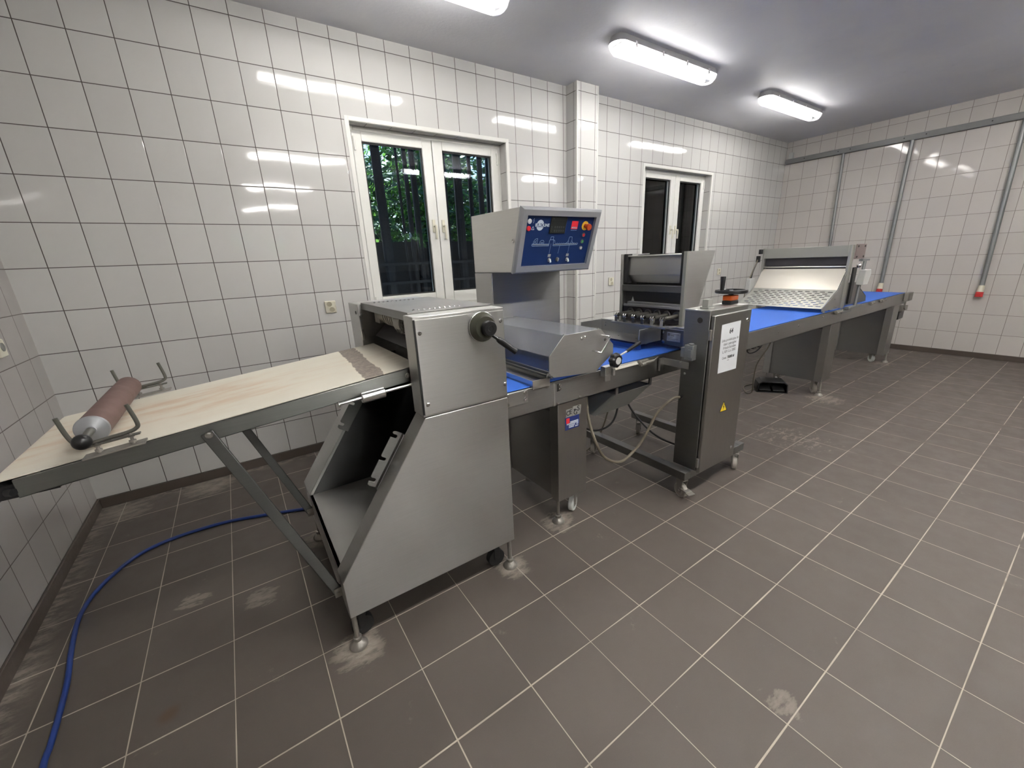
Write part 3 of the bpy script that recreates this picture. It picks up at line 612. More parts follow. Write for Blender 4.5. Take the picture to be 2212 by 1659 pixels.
# rollers, scraper and gear motor under the lid
MB().cyl((1.77, -2.09, 1.155), (1.77, -1.41, 1.155), .055).build('roller', 'steel_dark', sh)
MB().cyl((1.77, -2.09, 1.04), (1.77, -1.41, 1.04), .055).build('roller', 'steel_dark', sh)
MB().box(1.69, 1.93, -2.09, -1.41, 1.205, 1.225).bar((1.62, -1.75, 1.145), (1.70, -1.75, 1.22), .004, .66).build('scraper', 'profile_dark', sh)
mt = MB(); mt.cyl((1.66, -1.78, 1.262), (1.66, -1.50, 1.262), .042); mt.cyl((1.66, -1.86, 1.25), (1.66, -1.78, 1.25), .055); mt.box(1.62, 1.70, -1.52, -1.45, 1.22, 1.30)
for k in range(5): mt.cyl((1.66, -1.60 - .03 * k, 1.262), (1.66, -1.61 - .03 * k, 1.262), .048)
mo = mt.build('gear_motor', 'zinc_dirty', sh, bevel=.002)
gr = MB()
for i in range(-2, 3):
    gr.box(1.612, 1.616, -1.90, -1.80, 1.25 + i * .016 - .002, 1.25 + i * .016 + .002); gr.box(1.610, 1.614, -1.85 + i * .018 - .002, -1.85 + i * .018 + .002, 1.21, 1.29)
gr.build('fan_grille', 'rod_grey', mo)
hb = MB(); hb.cyl((1.5495, -1.365, 1.27), (1.548, -1.365, 1.27), .009); hb.build('hole', 'dark_hole', uf)
lt = MB(); lt.box(1.553, 1.565, -1.415, -1.40, 1.13, 1.185); lt.cyl((1.556, -1.41, 1.262), (1.556, -1.445, 1.262), .006); lt.build('latch', 'bolt_steel', uf, bevel=.001)
# big adjusting dial
kc = Vector((1.834, YN - .002, 1.247))
kb = MB(); kb.lathe(kc, (0, -1, 0), [(.060, 0), (.060, .008), (.056, .014), (.053, .016), (.044, .034), (.0, .034)], 48); ko = kb.build('adjusting_dial', 'knob_olive', sh)
kr = MB(); kr.lathe(kc + Vector((0, -.001, 0)), (0, -1, 0), [(.0615, .001), (.0615, .006), (.060, .007)], 48); kr.build('rim', 'chrome', ko)
ck = MB(); ck.lathe(kc + Vector((.006, -.034, -.002)), (0, -1, 0), [(.024, 0), (.031, .003), (.031, .022), (.027, .028), (.012, .028), (.010, .025), (.0, .025)], 40); ck.build('dial_cap', 'black_plastic', ko)
hn = MB(); hn.cyl(kc + Vector((.030, -.030, -.035)), kc + Vector((.048, -.045, -.052)), .007); a_ = kc + Vector((.046, -.042, -.050)); b_ = kc + Vector((.118, -.062, -.112)); hn.cyl(a_, a_ + (b_ - a_) * .12, .010, .013); hn.cyl(a_ + (b_ - a_) * .12, b_, .013, .0125); hn.build('crank_handle', 'black_plastic', ko)
# infeed table
def zt(x): return 1.104 - .0935 * (1.555 - x)
XI0 = .415; ang = math.atan(.0935)
def slab(x0, x1, y0, y1, t0, t1, mb):   # between offsets t0,t1 below belt top
    return mb.xz([(x0, zt(x0) - t0), (x1, zt(x1) - t0), (x1, zt(x1) - t1), (x0, zt(x0) - t1)], y0, y1)
bt = MB(); prof = [(1.60, zt(1.60)), (XI0, zt(XI0))]
for k in range(1, 9):
    a = PI / 2 + PI * k / 8; prof.append((XI0 + .026 * math.cos(a), zt(XI0) - .026 + .026 * math.sin(a)))
prof += [(1.60, zt(1.60) - .052), (1.60, zt(1.60) - .049)] + [(XI0 + .0001, zt(XI0) - .049)]
for k in range(7, 0, -1):
    a = PI / 2 + PI * k / 8; prof.append((XI0 + .023 * math.cos(a), zt(XI0) - .026 + .023 * math.sin(a)))
prof += [(XI0 + .0001, zt(XI0) - .003), (1.60, zt(1.60) - .003)]
bt.xz(prof, -2.058, -1.425); bo = bt.build('canvas_belt', 'canvas_belt', sh)
tb = MB(); slab(.50, 1.60, -2.055, -1.43, .006, .046, tb); tb.build('belt_bed', 'steel_shaded', sh)
rl = MB(); slab(.452, 1.60, -2.075, -2.066, .003, .056, rl); slab(.452, 1.60, -2.075, -2.045, .052, .056, rl); ra = rl.build('side_rail', 'steel_dim_reflection', sh, bevel=.0015)  # near rail: same steel, its dark reflections put into the colour
rl = MB(); slab(.452, 1.60, -1.420, -1.411, .003, .056, rl); rl.build('side_rail', 'steel', sh, bevel=.0015)
er = MB(); er.cyl((XI0, -2.06, zt(XI0) - .026), (XI0, -1.42, zt(XI0) - .026), .021); er.box(XI0 - .02, .53, -2.072, -2.062, zt(XI0) - .05, zt(XI0) - .012); er.cyl((XI0 + .02, -2.072, zt(XI0) - .030), (XI0 + .035, -2.082, zt(XI0) - .030), .010); er.build('end_roller', 'black_plastic', sh)
bb = MB(); bolt(bb, (.881, -2.091, zt(.881) - .030), (0, -1, 0), .008, .007); bolt(bb, (1.545, -2.075, zt(1.545) - .028), (0, -1, 0), .008, .006); bb.build('bolt', 'bolt_steel', ra)
for y, y2, z0 in ((-2.085, -2.085, .245), (-1.420, -1.420, .262)):
    st = MB(); st.bar((.876, y, zt(.876) - .022), (1.146, y2, z0 - .012), .036, .010, (1, 0, 0)); so = st.build('support_strut', 'steel_strut', sh, bevel=.0025)
    bk = MB(); bk.box(1.128, 1.160, y - .014, y - .009, z0 - .022, z0 + .018); bk.box(1.128, 1.160, y + .008, y + .013, z0 - .022, z0 + .018); bolt(bk, (1.140, y - .013, z0 - .002), (0, -1, 0), .007, .006); bk.build('strut_bracket', 'zinc_dirty', so, bevel=.001)
# notched brackets on both sloping edges
def edge(s_): return Vector((1.157 + .399 * s_, 0, .345 + .575 * s_))
def notch(y, s0_, s1_, thick):
    e = (edge(1) - edge(0)); L_ = e.length; d = e / L_; n = Vector((-d.z, 0, d.x)); pts = []
    a = edge(s0_); T = (s1_ - s0_) * L_
    def pt(u_, v_): p = a + d * u_ + n * v_; return (p.x, p.z)
    pts.append(pt(0, -.02)); pts.append(pt(0, .030)); pts.append(pt(.006, .040))
    for c in (.020, T * .46, T * .88):
        pts += [pt(c, .042), pt(c + .001, .020), pt(c + .004, .016), pt(c + .012, .016), pt(c + .015, .020), pt(c + .015, .036), pt(c + .020, .042)]
    pts += [pt(T - .004, .040), pt(T, .030), pt(T, -.02)]
    mb = MB().xz(pts, y - thick / 2, y + thick / 2)
    mb.prism([a + d * 0 + n * -.006 + Vector((0, y, 0)), a + d * T + n * -.006 + Vector((0, y, 0)), a + d * T + n * .003 + Vector((0, y, 0)), a + n * .003 + Vector((0, y, 0))], (0, -.022 if y < -1.8 else .01, 0))
    return mb.build('notched_bracket', 'steel_dark', sh, bevel=.0008)
notch(-2.068, .50, .85, .003); notch(-1.432, .56, 1.00, .003)
# counterweight rod
cwr = MB(); cwr.tube([(1.60, -2.12, 1.052), (1.27, -2.12, 1.030)], .0055, 12); cwr.cyl((1.270, -2.12, 1.030), (1.265, -2.12, 1.0297), .011); co = cwr.build('counterweight_rod', 'chrome', sh)
MB().lathe((1.347, -2.12, 1.0351), (1, 0, .0667), [(.018, 0), (.021, .003), (.021, .085), (.018, .088)], 32).build('counterweight', 'chrome', co)
hz = MB(); hz.tube([(1.60, -1.95, 1.03), (1.62, -1.96, .90), (1.64, -1.97, .78), (1.75, -1.95, .70), (1.86, -1.9, .72)], .009, 10, 6); hz.tube([(1.75, -2.02, .93), (1.72, -2.0, .80), (1.78, -1.96, .72), (1.88, -1.9, .78)], .007, 10, 6); hz.build('inner_cable', 'cable_black', sh)
MB().bar((1.56, -1.85, 1.06), (1.80, -1.85, .93), .05, .01, (0, 1, 0)).build('deflector', 'steel_dark', sh)
def foot(x, y, z, parent, r=.036, sr=.010):
    m_ = MB(); m_.lathe((x, y, 0), (0, 0, 1), [(r, 0), (r, .006), (r * .8, .018), (r * .42, .030), (sr * 1.7, .033), (sr * 1.7, .046), (sr, .048), (sr, z)], 28)
    return m_.build('levelling_foot', 'zinc_dirty', parent)
for x, y in ((1.172, -2.155), (1.930, -2.155), (1.172, -1.287), (1.930, -1.287)): foot(x, y, .175, sh)
for x, y in ((1.205, -2.11), (1.87, -2.11), (1.21, -1.31), (1.87, -1.31)):
    m_ = MB(); m_.cyl((x, y - .016, .058), (x, y + .016, .058), .045); m_.cyl((x, y, .09), (x, y, .172), .02); m_.bar((x, y - .02, .055), (x, y - .02, .12), .03, .003, (1, 0, 0)); m_.build('caster', 'black_rubber', sh, bevel=.003)

# pin holders (part of the table) and the rolling pin in them
def holder(y, sgn):
    X0 = .572; zb_ = zt(.65) + .012
    hp = MB(); hp.prism([(.598, y - .022, zt(.598) + .004), (.735, y - .022, zt(.735) + .004), (.735, y + .022, zt(.735) + .004), (.598, y + .022, zt(.598) + .004)], (0, 0, .005)); po = hp.build('holder_plate', 'zinc_dirty', sh, bevel=.001)
    sl = MB(); sl.tube([(.622, y, zb_ + .020), (.622, y, zb_ + .020 + .001)], .004, 8)
    sl.bar((.612, y + sgn * .0, zb_ + .019), (.728, y, zb_ + .030), .004, .018, (0, 0, 1)); sl.build('slotted_link', 'rod_grey', po, bevel=.001)
    hr = MB(); zr = zt(.65) + .044
    hr.tube([(X0 + .002, y, zr + .082), (X0 + .010, y, zr + .03), (X0 + .020, y, zr + .002), (X0 + .035, y, zr - .006), (.66, y, zr + .001), (.700, y, zr + .006), (.722, y, zr + .014), (.728, y, zr + .030), (.718, y, zr + .088)], .0055, 10, 5)
    hr.bar((.655, y, zr), (.655, y, zb_ + .022), .012, .008, (1, 0, 0)); hr.build('holder_rod', 'rod_grey', po)
    bs = MB()
    for x in (.632, .706): bs.cyl((x, y, zt(x) + .006), (x, y, zt(x) + .046), .0042, n=10); bs.cyl((x, y, zt(x) + .014), (x, y, zt(x) + .020), .0095, n=6); bs.cyl((x, y, zt(x) + .030), (x, y, zt(x) + .034), .0085, n=6)
    bs.build('bolt', 'zinc_dirty', po)
holder(-2.085, -1); holder(-1.405, 1)
rp = thing('rolling_pin', 'maroon dough winding roller lying crosswise on the canvas infeed table', 'rolling pin', (.612, -1.72, 1.06))
pz = zt(.61) + .066; px = .618
MB().cyl((px, -2.02, pz), (px, -1.46, pz), .0385, n=40).build('roller_body', 'roller_maroon', rp)
MB().lathe((px, -2.02, pz), (0, -1, 0), [(.039, -.004), (.0395, 0), (.037, .003), (.036, .0032), (.012, .012), (.011, .014)], 40).build('end_cap', 'alu_frame', rp)
MB().cyl((px - .002, -2.02, pz), (px - .002, -2.09, pz - .004), .0105).cyl((px, -1.46, pz), (px, -1.395, pz), .0105).build('axle', 'rod_grey', rp)
MB().ball((px - .006, -2.108, pz - .008), .0215).build('ball_grip', 'black_plastic', rp)

# ------------------------------------------------------------------ main belt conveyor
cv_ = thing('belt_conveyor', 'long low stainless conveyor with bright blue belt on three leg cabinets', 'conveyor', (5.0, -1.76, 0))
XR0, XR1 = 1.95, 8.16; ZB = .893
m_ = MB(); prof = [(XR0, ZB), (XR1 + .03, ZB)]
for k in range(1, 9): a = PI / 2 - PI * k / 8; prof.append((XR1 + .03 + .028 * math.cos(a), ZB - .028 + .028 * math.sin(a)))
prof += [(XR0, ZB - .056), (XR0, ZB - .052)]
prof += [(XR1 + .03, ZB - .052)] + [(XR1 + .03 + .024 * math.cos(PI / 2 - PI * k / 8), ZB - .028 + .024 * math.sin(PI / 2 - PI * k / 8)) for k in range(7, 0, -1)] + [(XR1 + .03, ZB - .004), (XR0, ZB - .004)]
m_.xz(prof, -2.052, -1.425); m_.build('blue_belt', 'belt_blue', cv_)
MB().box(XR0, XR1, -2.05, -1.43, ZB - .048, ZB - .006).build('belt_bed', 'steel_dark', cv_)
for ya, yb, yc in ((-2.072, -2.064, -2.054), (-1.424, -1.416, -1.434)):
    r_ = MB(); r_.box(XR0, XR1 + .02, ya, yb, .757, ZB - .003); r_.box(XR0, XR1 + .02, min(ya, yc), max(ya, yc), .757, .763)
    ro = r_.build('side_rail', 'steel_rail', cv_, bevel=.0015)
    if ya < -2:
        q = MB(); q.box(1.985, 2.135, -2.076, -2.072, .822, .888); q.box(2.30, 2.312, -2.0735, -2.072, .757, .885); q.build('joint_plate', 'steel', ro, bevel=.001)
        q = MB()
        for x, z in ((2.012, .868), (2.118, .876), (2.012, .835), (2.118, .842)): bolt(q, (x, -2.076, z), (0, -1, 0), .0075, .006)
        for x, z in ((2.262, .875), (2.49, .770), (2.328, .770), (4.75, .83), (5.12, .84), (5.62, .865), (6.2, .86)): bolt(q, (x, -2.072, z), (0, -1, 0), .006, .005)
        q.build('bolt', 'bolt_steel', ro)
        MB().box(2.325, 2.345, -2.0735, -2.071, .835, .875).build('slot', 'dark_hole', ro)
        q = MB(); bolt(q, (2.345, -2.0735, .868), (0, -1, 0), .006, .006); bolt(q, (2.345, -2.0735, .846), (0, -1, 0), .006, .006); q.build('slot_bolt', 'bolt_steel', ro)
        MB().prism([(2.715, -2.066, ZB - .001), (2.95, -2.066, ZB - .001), (2.95, -2.086, ZB - .018), (2.715, -2.086, ZB - .018)], (0, .004, -.004)).build('pale_strip', 'cream_sheet', ro)  # cream strip along the near rail's top edge
        for cx in (3.02, 5.95, 6.9, 7.25):
            q = MB(); q.box(cx - .055, cx + .02, -2.094, -2.072, .858, .892); q.cyl((cx - .03, -2.085, .872), (cx + .05, -2.10, .878), .009); q.cyl((cx - .05, -2.088, .868), (cx - .015, -2.088, .868), .013, n=12); q.cyl((cx - .065, -2.084, .880), (cx - .055, -2.084, .880), .014); q.tube([(cx + .05, -2.10, .878), (cx + .10, -2.088, .887), (cx + .12, -2.08, .887)], .004, 8); q.build('belt_tensioner', 'zinc_dirty', ro, bevel=.002)
        q = MB()
        for k in range(4): q.box(4.18 + k * .09, 4.22 + k * .09, -2.071, -2.05, .745, .757)
        q.build('vent_teeth', 'dark_hole', ro)
def leg_cab(x0, x1, zb_, casters, lab):
    for ya, yb in ((-2.065, -1.995), (-1.555, -1.485)):
        q = MB().box(x0, x1, ya, yb, zb_, .757).build('leg_post', 'steel_vertical' if ya < -2 else 'steel', cv_, bevel=.002)
        if ya < -2:
            q['label'] = lab
            if x0 < 3:
                MB().box(2.385, 2.487, ya - .002, ya, .594, .668).build('rating_plate', 'navy_label', q)
                MB().box(2.392, 2.415, ya - .003, ya - .002, .632, .662).build('plate_red_square', 'red_print', q)
                w_ = MB()
                for zz, xa, xb in ((.636, 2.42, 2.48), (.627, 2.395, 2.48), (.617, 2.41, 2.455), (.617, 2.465, 2.48), (.607, 2.41, 2.448), (.605, 2.456, 2.48)): w_.box(xa, xb, ya - .003, ya - .002, zz - .0035, zz + .0035)
                w_.build('plate_fields', 'white_label', q)
                MB().box(2.392, 2.436, ya - .0015, ya, .672, .712).box(2.440, 2.50, ya - .0015, ya, .668, .720).build('mark_sticker', 'label_silver', q)
                for s_, sx, sz, cxx in (('C', .036, .690, 2.405), ('E', .036, .694, 2.424), ('G', .040, .684, 2.460), ('S', .042, .703, 2.481)):
                    text('mark_print', s_, sx, (cxx, ya - .0018, sz), (1, 0, 0), (0, 0, 1), 'ink', q, bold=.0006)
                MB().xz([(2.446, .700), (2.450, .708), (2.455, .702), (2.460, .708), (2.464, .698), (2.455, .692)], ya - .0022, ya - .0015).build('mark_print', 'ink', q)
    MB().box(x0 + .02, x1 - .02, -1.995, -1.555, zb_, .757).build('leg_panel', 'steel_rail', cv_, bevel=.002)
    MB().box(x0 + .0, x0 + .004, -1.995, -1.555, .70, .757).build('cross_flange', 'steel_dark', cv_)
leg_cab(2.335, 2.548, .163, 1, 'near leg cabinet beside the sheeter, with printed plates')
leg_cab(5.90, 6.12, .150, 1, 'middle leg cabinet under the cutter')
leg_cab(7.83, 8.05, .120, 1, 'last leg cabinet by the right wall')
for x, y in ((2.362, -2.025), (2.53, -1.52), (5.925, -2.060), (5.935, -1.52), (7.99, -2.06), (7.86, -1.52)): foot(x, y, .165, cv_, .036)
def caster(x, y, r, wd, zt_, wm, parent, ang_=0., pm='zinc_dirty', brake=False):
    rz = Matrix.Translation((x, y, 0)) @ Matrix.Rotation(ang_, 4, 'Z')
    m_ = MB(); 
    for sy in (-1, 1): m_.xz([(-.018, r * 1.0 - .012), (.012, r - .012), (.030, zt_ - .012), (-.030, zt_ - .012)], sy * (wd / 2 + .004) - .0015, sy * (wd / 2 + .004) + .0015)
    m_.box(-.032, .032, -wd / 2 - .006, wd / 2 + .006, zt_ - .014, zt_ - .008); m_.cyl((0, 0, zt_ - .009), (0, 0, zt_), .024)
    m_.cyl((0, -wd / 2 - .008, r), (0, wd / 2 + .008, r), .007)
    if brake: m_.box(-.07, -.005, -wd / 2 - .008, wd / 2 + .008, r * 1.32, r * 1.46); m_.box(-.095, -.06, -wd / 2 - .01, wd / 2 + .01, r * 1.2, r * 1.34)
    m_.xform(rz); o = m_.build('caster', pm, parent, bevel=.001)
    w_ = MB(); w_.lathe((0, -wd / 2, r), (0, 1, 0), [(r * .55, 0), (r * .58, 0), (r * .62, .003), (r * .86, .003), (r * .92, 0), (r, .004), (r, wd - .004), (r * .92, wd), (r * .86, wd - .003), (r * .62, wd - .003), (r * .58, wd), (.0, wd)], 32); w_.lathe((0, -wd / 2 + .002, r), (0, 1, 0), [(0, 0), (r * .6, 0)], 32); w_.xform(rz)
    w_.build('wheel', wm, o)
caster(2.512, -1.985, .048, .030, .163, 'white_nylon', cv_, .5)
caster(5.985, -1.60, .05, .03, .150, 'white_nylon', cv_, .8); caster(5.99, -1.98, .05, .03, .150, 'caster_wheel', cv_, .8)
caster(7.93, -1.93, .048, .03, .120, 'white_nylon', cv_, .9)
q = MB(); q.cyl((XR1 + .03, -2.06, ZB - .028), (XR1 + .03, -1.42, ZB - .028), .022); q.build('end_roller', 'zinc_dirty', cv_)
q = MB(); q.box(8.10, 8.30, -2.115, -2.074, .79, .895); q.box(8.14, 8.22, -2.125, -2.114, .80, .87); q.cyl((8.20, -2.10, .83), (8.20, -2.13, .83), .02); q.build('bearing_block', 'zinc_dirty', cv_, bevel=.004)
q = MB(); q.tube([(8.16, -2.09, .80), (8.16, -2.09, .70), (8.20, -2.09, .68)], .008, 8); q.box(8.14, 8.36, -2.08, -1.90, .655, .72); q.build('motor_bracket', 'zinc_dirty', cv_, bevel=.004)
MB().box(8.12, 8.34, -2.06, -1.80, .545, .655).build('motor', 'black_plastic', cv_, bevel=.015)
# exit strip behind the sheeter
MB().box(2.165, 2.275, -2.06, -1.42, .897, .902).box(2.165, 2.168, -2.075, -1.41, .893, .925).box(2.272, 2.275, -2.075, -1.41, .893, .925).box(2.165, 2.275, -2.078, -2.074, .880, .925).build('cross_tray', 'steel_bright', cv_, bevel=.0008)

# ------------------------------------------------------------------ guard hood with clear panels
gd = thing('guard_hood', 'angular guard hood with steel side plate, bow handle and clear plastic panels', 'guard', (2.45, -1.7, .9))
GP = [(2.251, .950), (2.281, .925), (2.574, .899), (2.625, .935), (2.708, .985), (2.706, 1.035), (2.608, 1.131), (2.350, 1.131), (2.253, 1.038)]
for ya, yb in ((-2.102, -2.098), (-1.292, -1.288)):
    q = MB().xz(GP, ya, yb).build('side_plate', 'steel', gd, bevel=.001)
q = MB(); q.box(2.35, 2.608, -2.098, -1.292, 1.1275, 1.1305); q.build('top_panel', 'guard_plexi', gd)
MB().xz([(2.253, 1.038), (2.350, 1.131), (2.3525, 1.1285), (2.2555, 1.0355)], -2.098, -1.292).build('sloping_panel', 'guard_plexi', gd)
MB().box(2.251, 2.254, -2.098, -1.292, .962, 1.037).build('front_panel', 'guard_plexi', gd)
MB().xz([(2.608, 1.131), (2.706, 1.035), (2.7035, 1.0325), (2.6055, 1.1285)], -2.098, -1.292).build('rear_panel', 'guard_plexi', gd)
q = MB(); q.box(2.246, 2.262, -2.10, -1.29, .945, .962); q.box(2.236, 2.250, -2.10, -1.29, .935, .948); q.cyl((2.245, -2.13, .940), (2.245, -1.29, .940), .007); q.cyl((2.245, -2.105, .940), (2.245, -2.095, .940), .014); q.build('hinge_profile', 'steel_dark', gd, bevel=.001)
q = MB(); q.tube([(2.630, -2.102, 1.092), (2.632, -2.130, 1.092), (2.640, -2.136, 1.080), (2.588, -2.136, 1.018), (2.575, -2.134, 1.012), (2.552, -2.130, 1.020), (2.548, -2.102, 1.022)], .0045, 10, 5); q.build('bow_handle', 'chrome', gd)
q = MB()
for x, z in ((2.47, 1.098), (2.495, 1.102), (2.64, 1.07)): bolt(q, (x, -2.102, z), (0, -1, 0), .006, .006)
for x, z in ((2.256, 1.015), (2.256, .972)): bolt(q, (x - .003, -2.09, z), (-1, 0, 0), .005, .004)
for x, y in ((2.36, -2.09), (2.60, -2.09), (2.60, -1.30), (2.36, -1.30)): bolt(q, (x, y, 1.131), (0, 0, 1), .005, .004)
q.build('bolt', 'bolt_steel', gd)
q = MB(); q.box(2.64, 2.72, -2.112, -2.074, .858, .915); q.box(2.635, 2.675, -2.118, -2.112, .835, .87); q.cyl((2.70, -2.118, .90), (2.70, -2.118, .86), .009); q.build('clamp_block', 'steel', gd, bevel=.002)
k0 = Vector((2.695, -2.115, .950))
q = MB(); n_ = 14; vs_ = []
prs = [(.032, 0), (.038, .003), (.040, .010), (.038, .030), (.030, .038), (.0, .038)]
q.lathe(k0, (0, -1, 0), prs, 56)
for i_, v_ in enumerate(q.v):
    j_, a_ = divmod(i_, 56); c_ = k0 + Vector((0, v_.y - k0.y, 0)); q.v[i_] = c_ + (v_ - c_) * (1 + .07 * math.cos(7 * 2 * PI * a_ / 56))
st_ = q.build('star_knob', 'black_plastic', gd)
MB().lathe(k0 + Vector((0, -.038, 0)), (0, -1, 0), [(.020, 0), (.020, .0015), (0, .0015)], 28).build('knob_disc', 'light_grey_plastic', st_)
MB().cyl(k0 + Vector((.02, -.02, .02)), k0 + Vector((.085, -.025, .040)), .0052).build('lever', 'light_grey_plastic', gd)
MB().cyl(k0 + Vector((.080, -.025, .0385)), k0 + Vector((.178, -.030, .075)), .0085, .012).build('lever_grip', 'black_plastic', gd)
q = MB(); q.tube([(2.95, -1.30, 1.10), (3.0, -1.28, 1.09), (3.03, -1.27, 1.085)], .005, 8); 

# ------------------------------------------------------------------ control column
cc = thing('control_column', 'tall steel control column with slanted dark blue operator panel', 'control panel', (2.74, -1.18, .76))
YC = -1.29
MB().box(2.442, 3.020, YC, -1.075, .757, 1.426).build('column', 'steel_rail', cc, bevel=.003)
MB().box(2.4395, 2.442, YC + .001, -1.076, .76, 1.425).build('column_lit_side', 'steel', cc)  # lighter overlay: the left face's brighter light put into its colour
MB().yz([(-1.071, 1.428), (-1.071, 1.788), (-1.638, 1.780), (-1.524, 1.428)], 2.442, 3.052).build('control_box', 'steel_bright', cc, bevel=.003)
q = MB(); q.lathe((2.442, -1.555, 1.605), (-1, 0, 0), [(.012, 0), (.012, .004), (.008, .006), (.004, .003), (0, .003)], 20); q.build('box_lock', 'chrome', cc)
P0 = Vector((2.442, -1.645, 1.778)); V = Vector((0, .115, -.352)).normalized(); NV = Vector((0, V.z, -V.y)); UX = Vector((1, 0, 0))
def pp(u_, v_, h=0.): return P0 + UX * u_ + V * v_ + NV * h
def slabp(mb, u0, u1, v0, v1, h0, h1): return mb.prism([pp(u0, v0, h0), pp(u1, v0, h0), pp(u1, v1, h0), pp(u0, v1, h0)], NV * (h1 - h0))
def fr(mb, u0, v0, u1, v1, w_, h0, h1, slope):
    o_ = [(u0, v0), (u1, v0), (u1, v1), (u0, v1)]; i_ = [(u0 + w_, v0 + w_), (u1 - w_, v0 + w_), (u1 - w_, v1 - w_), (u0 + w_, v1 - w_)]; m0 = [(u0 + slope, v0 + slope), (u1 - slope, v0 + slope), (u1 - slope, v1 - slope), (u0 + slope, v1 - slope)]
    vs = [pp(a, b, h0) for a, b in o_] + [pp(a, b, h1 - .012) for a, b in o_] + [pp(a, b, h1) for a, b in m0] + [pp(a, b, h1) for a, b in i_] + [pp(a, b, h0 + .004) for a, b in i_]
    fs = []
    for r_ in range(4):
        fs += [(r_ * 4 + i, r_ * 4 + (i + 1) % 4, (r_ + 1) * 4 + (i + 1) % 4, (r_ + 1) * 4 + i) for i in range(4)]
    return mb.add(vs, fs)
fr(MB(), -.003, -.004, .618, .374, .043, -.008, .022, .012).build('panel_frame', 'alu_frame', cc, smooth=False)
pf = slabp(MB(), .03, .59, .02, .35, -.010, .002).build('panel_face', 'panel_blue', cc)
def disc(name, u_, v_, r_, h0, h1, mat, par=None, n=28):
    return MB().lathe(pp(u_, v_, h0), NV, [(r_, 0), (r_, (h1 - h0) * .8), (r_ * .85, h1 - h0), (0, h1 - h0)], n).build(name, mat, par or pf)
disc('indicator_lamp', .070, .074, .014, .002, .008, 'light_grey_plastic'); disc('indicator_lamp', .069, .113, .014, .002, .010, 'red_print')
def stroke(mb, pts, w_=.0022, h=.0024, close=False):
    pts = list(pts) + ([pts[0]] if close else [])
    for a, b in zip(pts, pts[1:]):
        A = pp(*a, h); B = pp(*b, h); d = B - A
        if d.length < 1e-6: continue
        d.normalize(); s_ = d.cross(NV) * w_ / 2
        mb.prism([A - s_, B - s_, B + s_, A + s_], NV * .0006)
    return mb
g = MB(); stroke(g, [(.103, .058), (.098, .068), (.103, .070), (.099, .084)], .0022); stroke(g, [(.101, .102), (.092, .120), (.111, .120)], .0028, close=True)
for k in range(2):
    pts = []
    for i in range(13):
        a = math.radians((20, 200)[k] + 140 * i / 12); pts.append(pp(.152 - .0 + .027 * math.cos(a), .095 - .030 * math.sin(a), .0024))
    g.prism(pts, NV * .0006)
g.build('panel_print', 'white_print', pf)
text('panel_lettering', 'EUROLINE', .0225, pp(.168, .095, .0028), (1, 0, 0), -V, 'white_print', pf, bold=.0009)
slabp(MB(), .225, .347, .045, .140, .002, .009).build('display_unit', 'lcd_dark', pf, bevel=.002)
slabp(MB(), .235, .335, .066, .084, .009, .010).build('display_screen', 'lcd_dark', pf)
g = MB(); slabp(g, .238, .246, .054, .058, .009, .0098)
for r_ in range(2):
    for c_ in range(5): slabp(g, .256 + c_ * .017, .266 + c_ * .017, .098 + r_ * .021, .108 + r_ * .021, .009, .0098)
for v_ in (.100, .112, .124): slabp(g, .233, .240, v_, v_ + .005, .009, .0098)
g.build('keys', 'key_grey', pf)
slabp(MB(), .395, .447, .068, .115, .002, .003).build('red_logo', 'red_print', pf)
text('logo_lettering', 'FRITSCH', .0115, pp(.421, .107, .0034), (1, 0, 0), -V, 'white_print', pf, bold=.0003)
g = MB()
for k in range(5): slabp(g, .397 + k * .010, .404 + k * .010, .1205, .1235, .002, .0026)
g.build('panel_print', 'line_print', pf)
e_ = disc('emergency_stop', .508, .094, .027, .002, .006, 'yellow_plastic')
MB().lathe(pp(.508, .094, .006), NV, [(.013, 0), (.014, .018), (.018, .022), (.020, .032), (.018, .040), (.0, .042)], 28).build('red_mushroom', 'orange_red_plastic', e_)
for v_, m_ in ((.149, 'red_print'), (.189, 'green_plastic'), (.229, 'light_grey_plastic')):
    b_ = MB().lathe(pp(.508, v_, .002), NV, [(.014, 0), (.014, .006), (.012, .009), (.0095, .009), (.0095, .006)], 28).build('push_button', 'chrome', pf)
    MB().lathe(pp(.508, v_, .004), NV, [(.0095, 0), (.0095, .004), (0, .005)], 24).build('button_cap', m_, b_)
for u_, wht in ((.262, 1), (.329, 0), (.409, 1)):
    b_ = MB().lathe(pp(u_, .298, .002), NV, [(.013, 0), (.013, .006), (.010, .010), (.0, .010)], 28).build('selector_switch', 'chrome' if wht else 'rod_grey', pf)
    if wht: MB().bar(pp(u_ - .004, .292, .016), pp(u_ + .006, .312, .016), .008, .012, NV).build('switch_lever', 'white_nylon', b_, bevel=.002)
    else: MB().bar(pp(u_, .288, .012), pp(u_, .308, .012), .006, .004, NV).build('switch_lever', 'light_grey_plastic', b_)
g = MB(); slabp(g, .249, .271, .265, .281, .002, .003); slabp(g, .398, .420, .265, .281, .002, .003); g.build('small_plate', 'grey_plastic', pf)
g = MB(); stroke(g, [(.112, .203), (.116, .201), (.241, .203)], .0022); stroke(g, [(.112, .203), (.112, .210), (.116, .214), (.241, .214)], .0026)
stroke(g, [(.241, .214), (.243, .182), (.247, .178), (.273, .178), (.276, .214)], .0022); stroke(g, [(.247, .178), (.250, .161), (.271, .161), (.269, .178)], .002); stroke(g, [(.273, .178), (.284, .183), (.287, .196)], .002)
stroke(g, [(.276, .214), (.472, .210), (.478, .205), (.472, .198)], .0026)
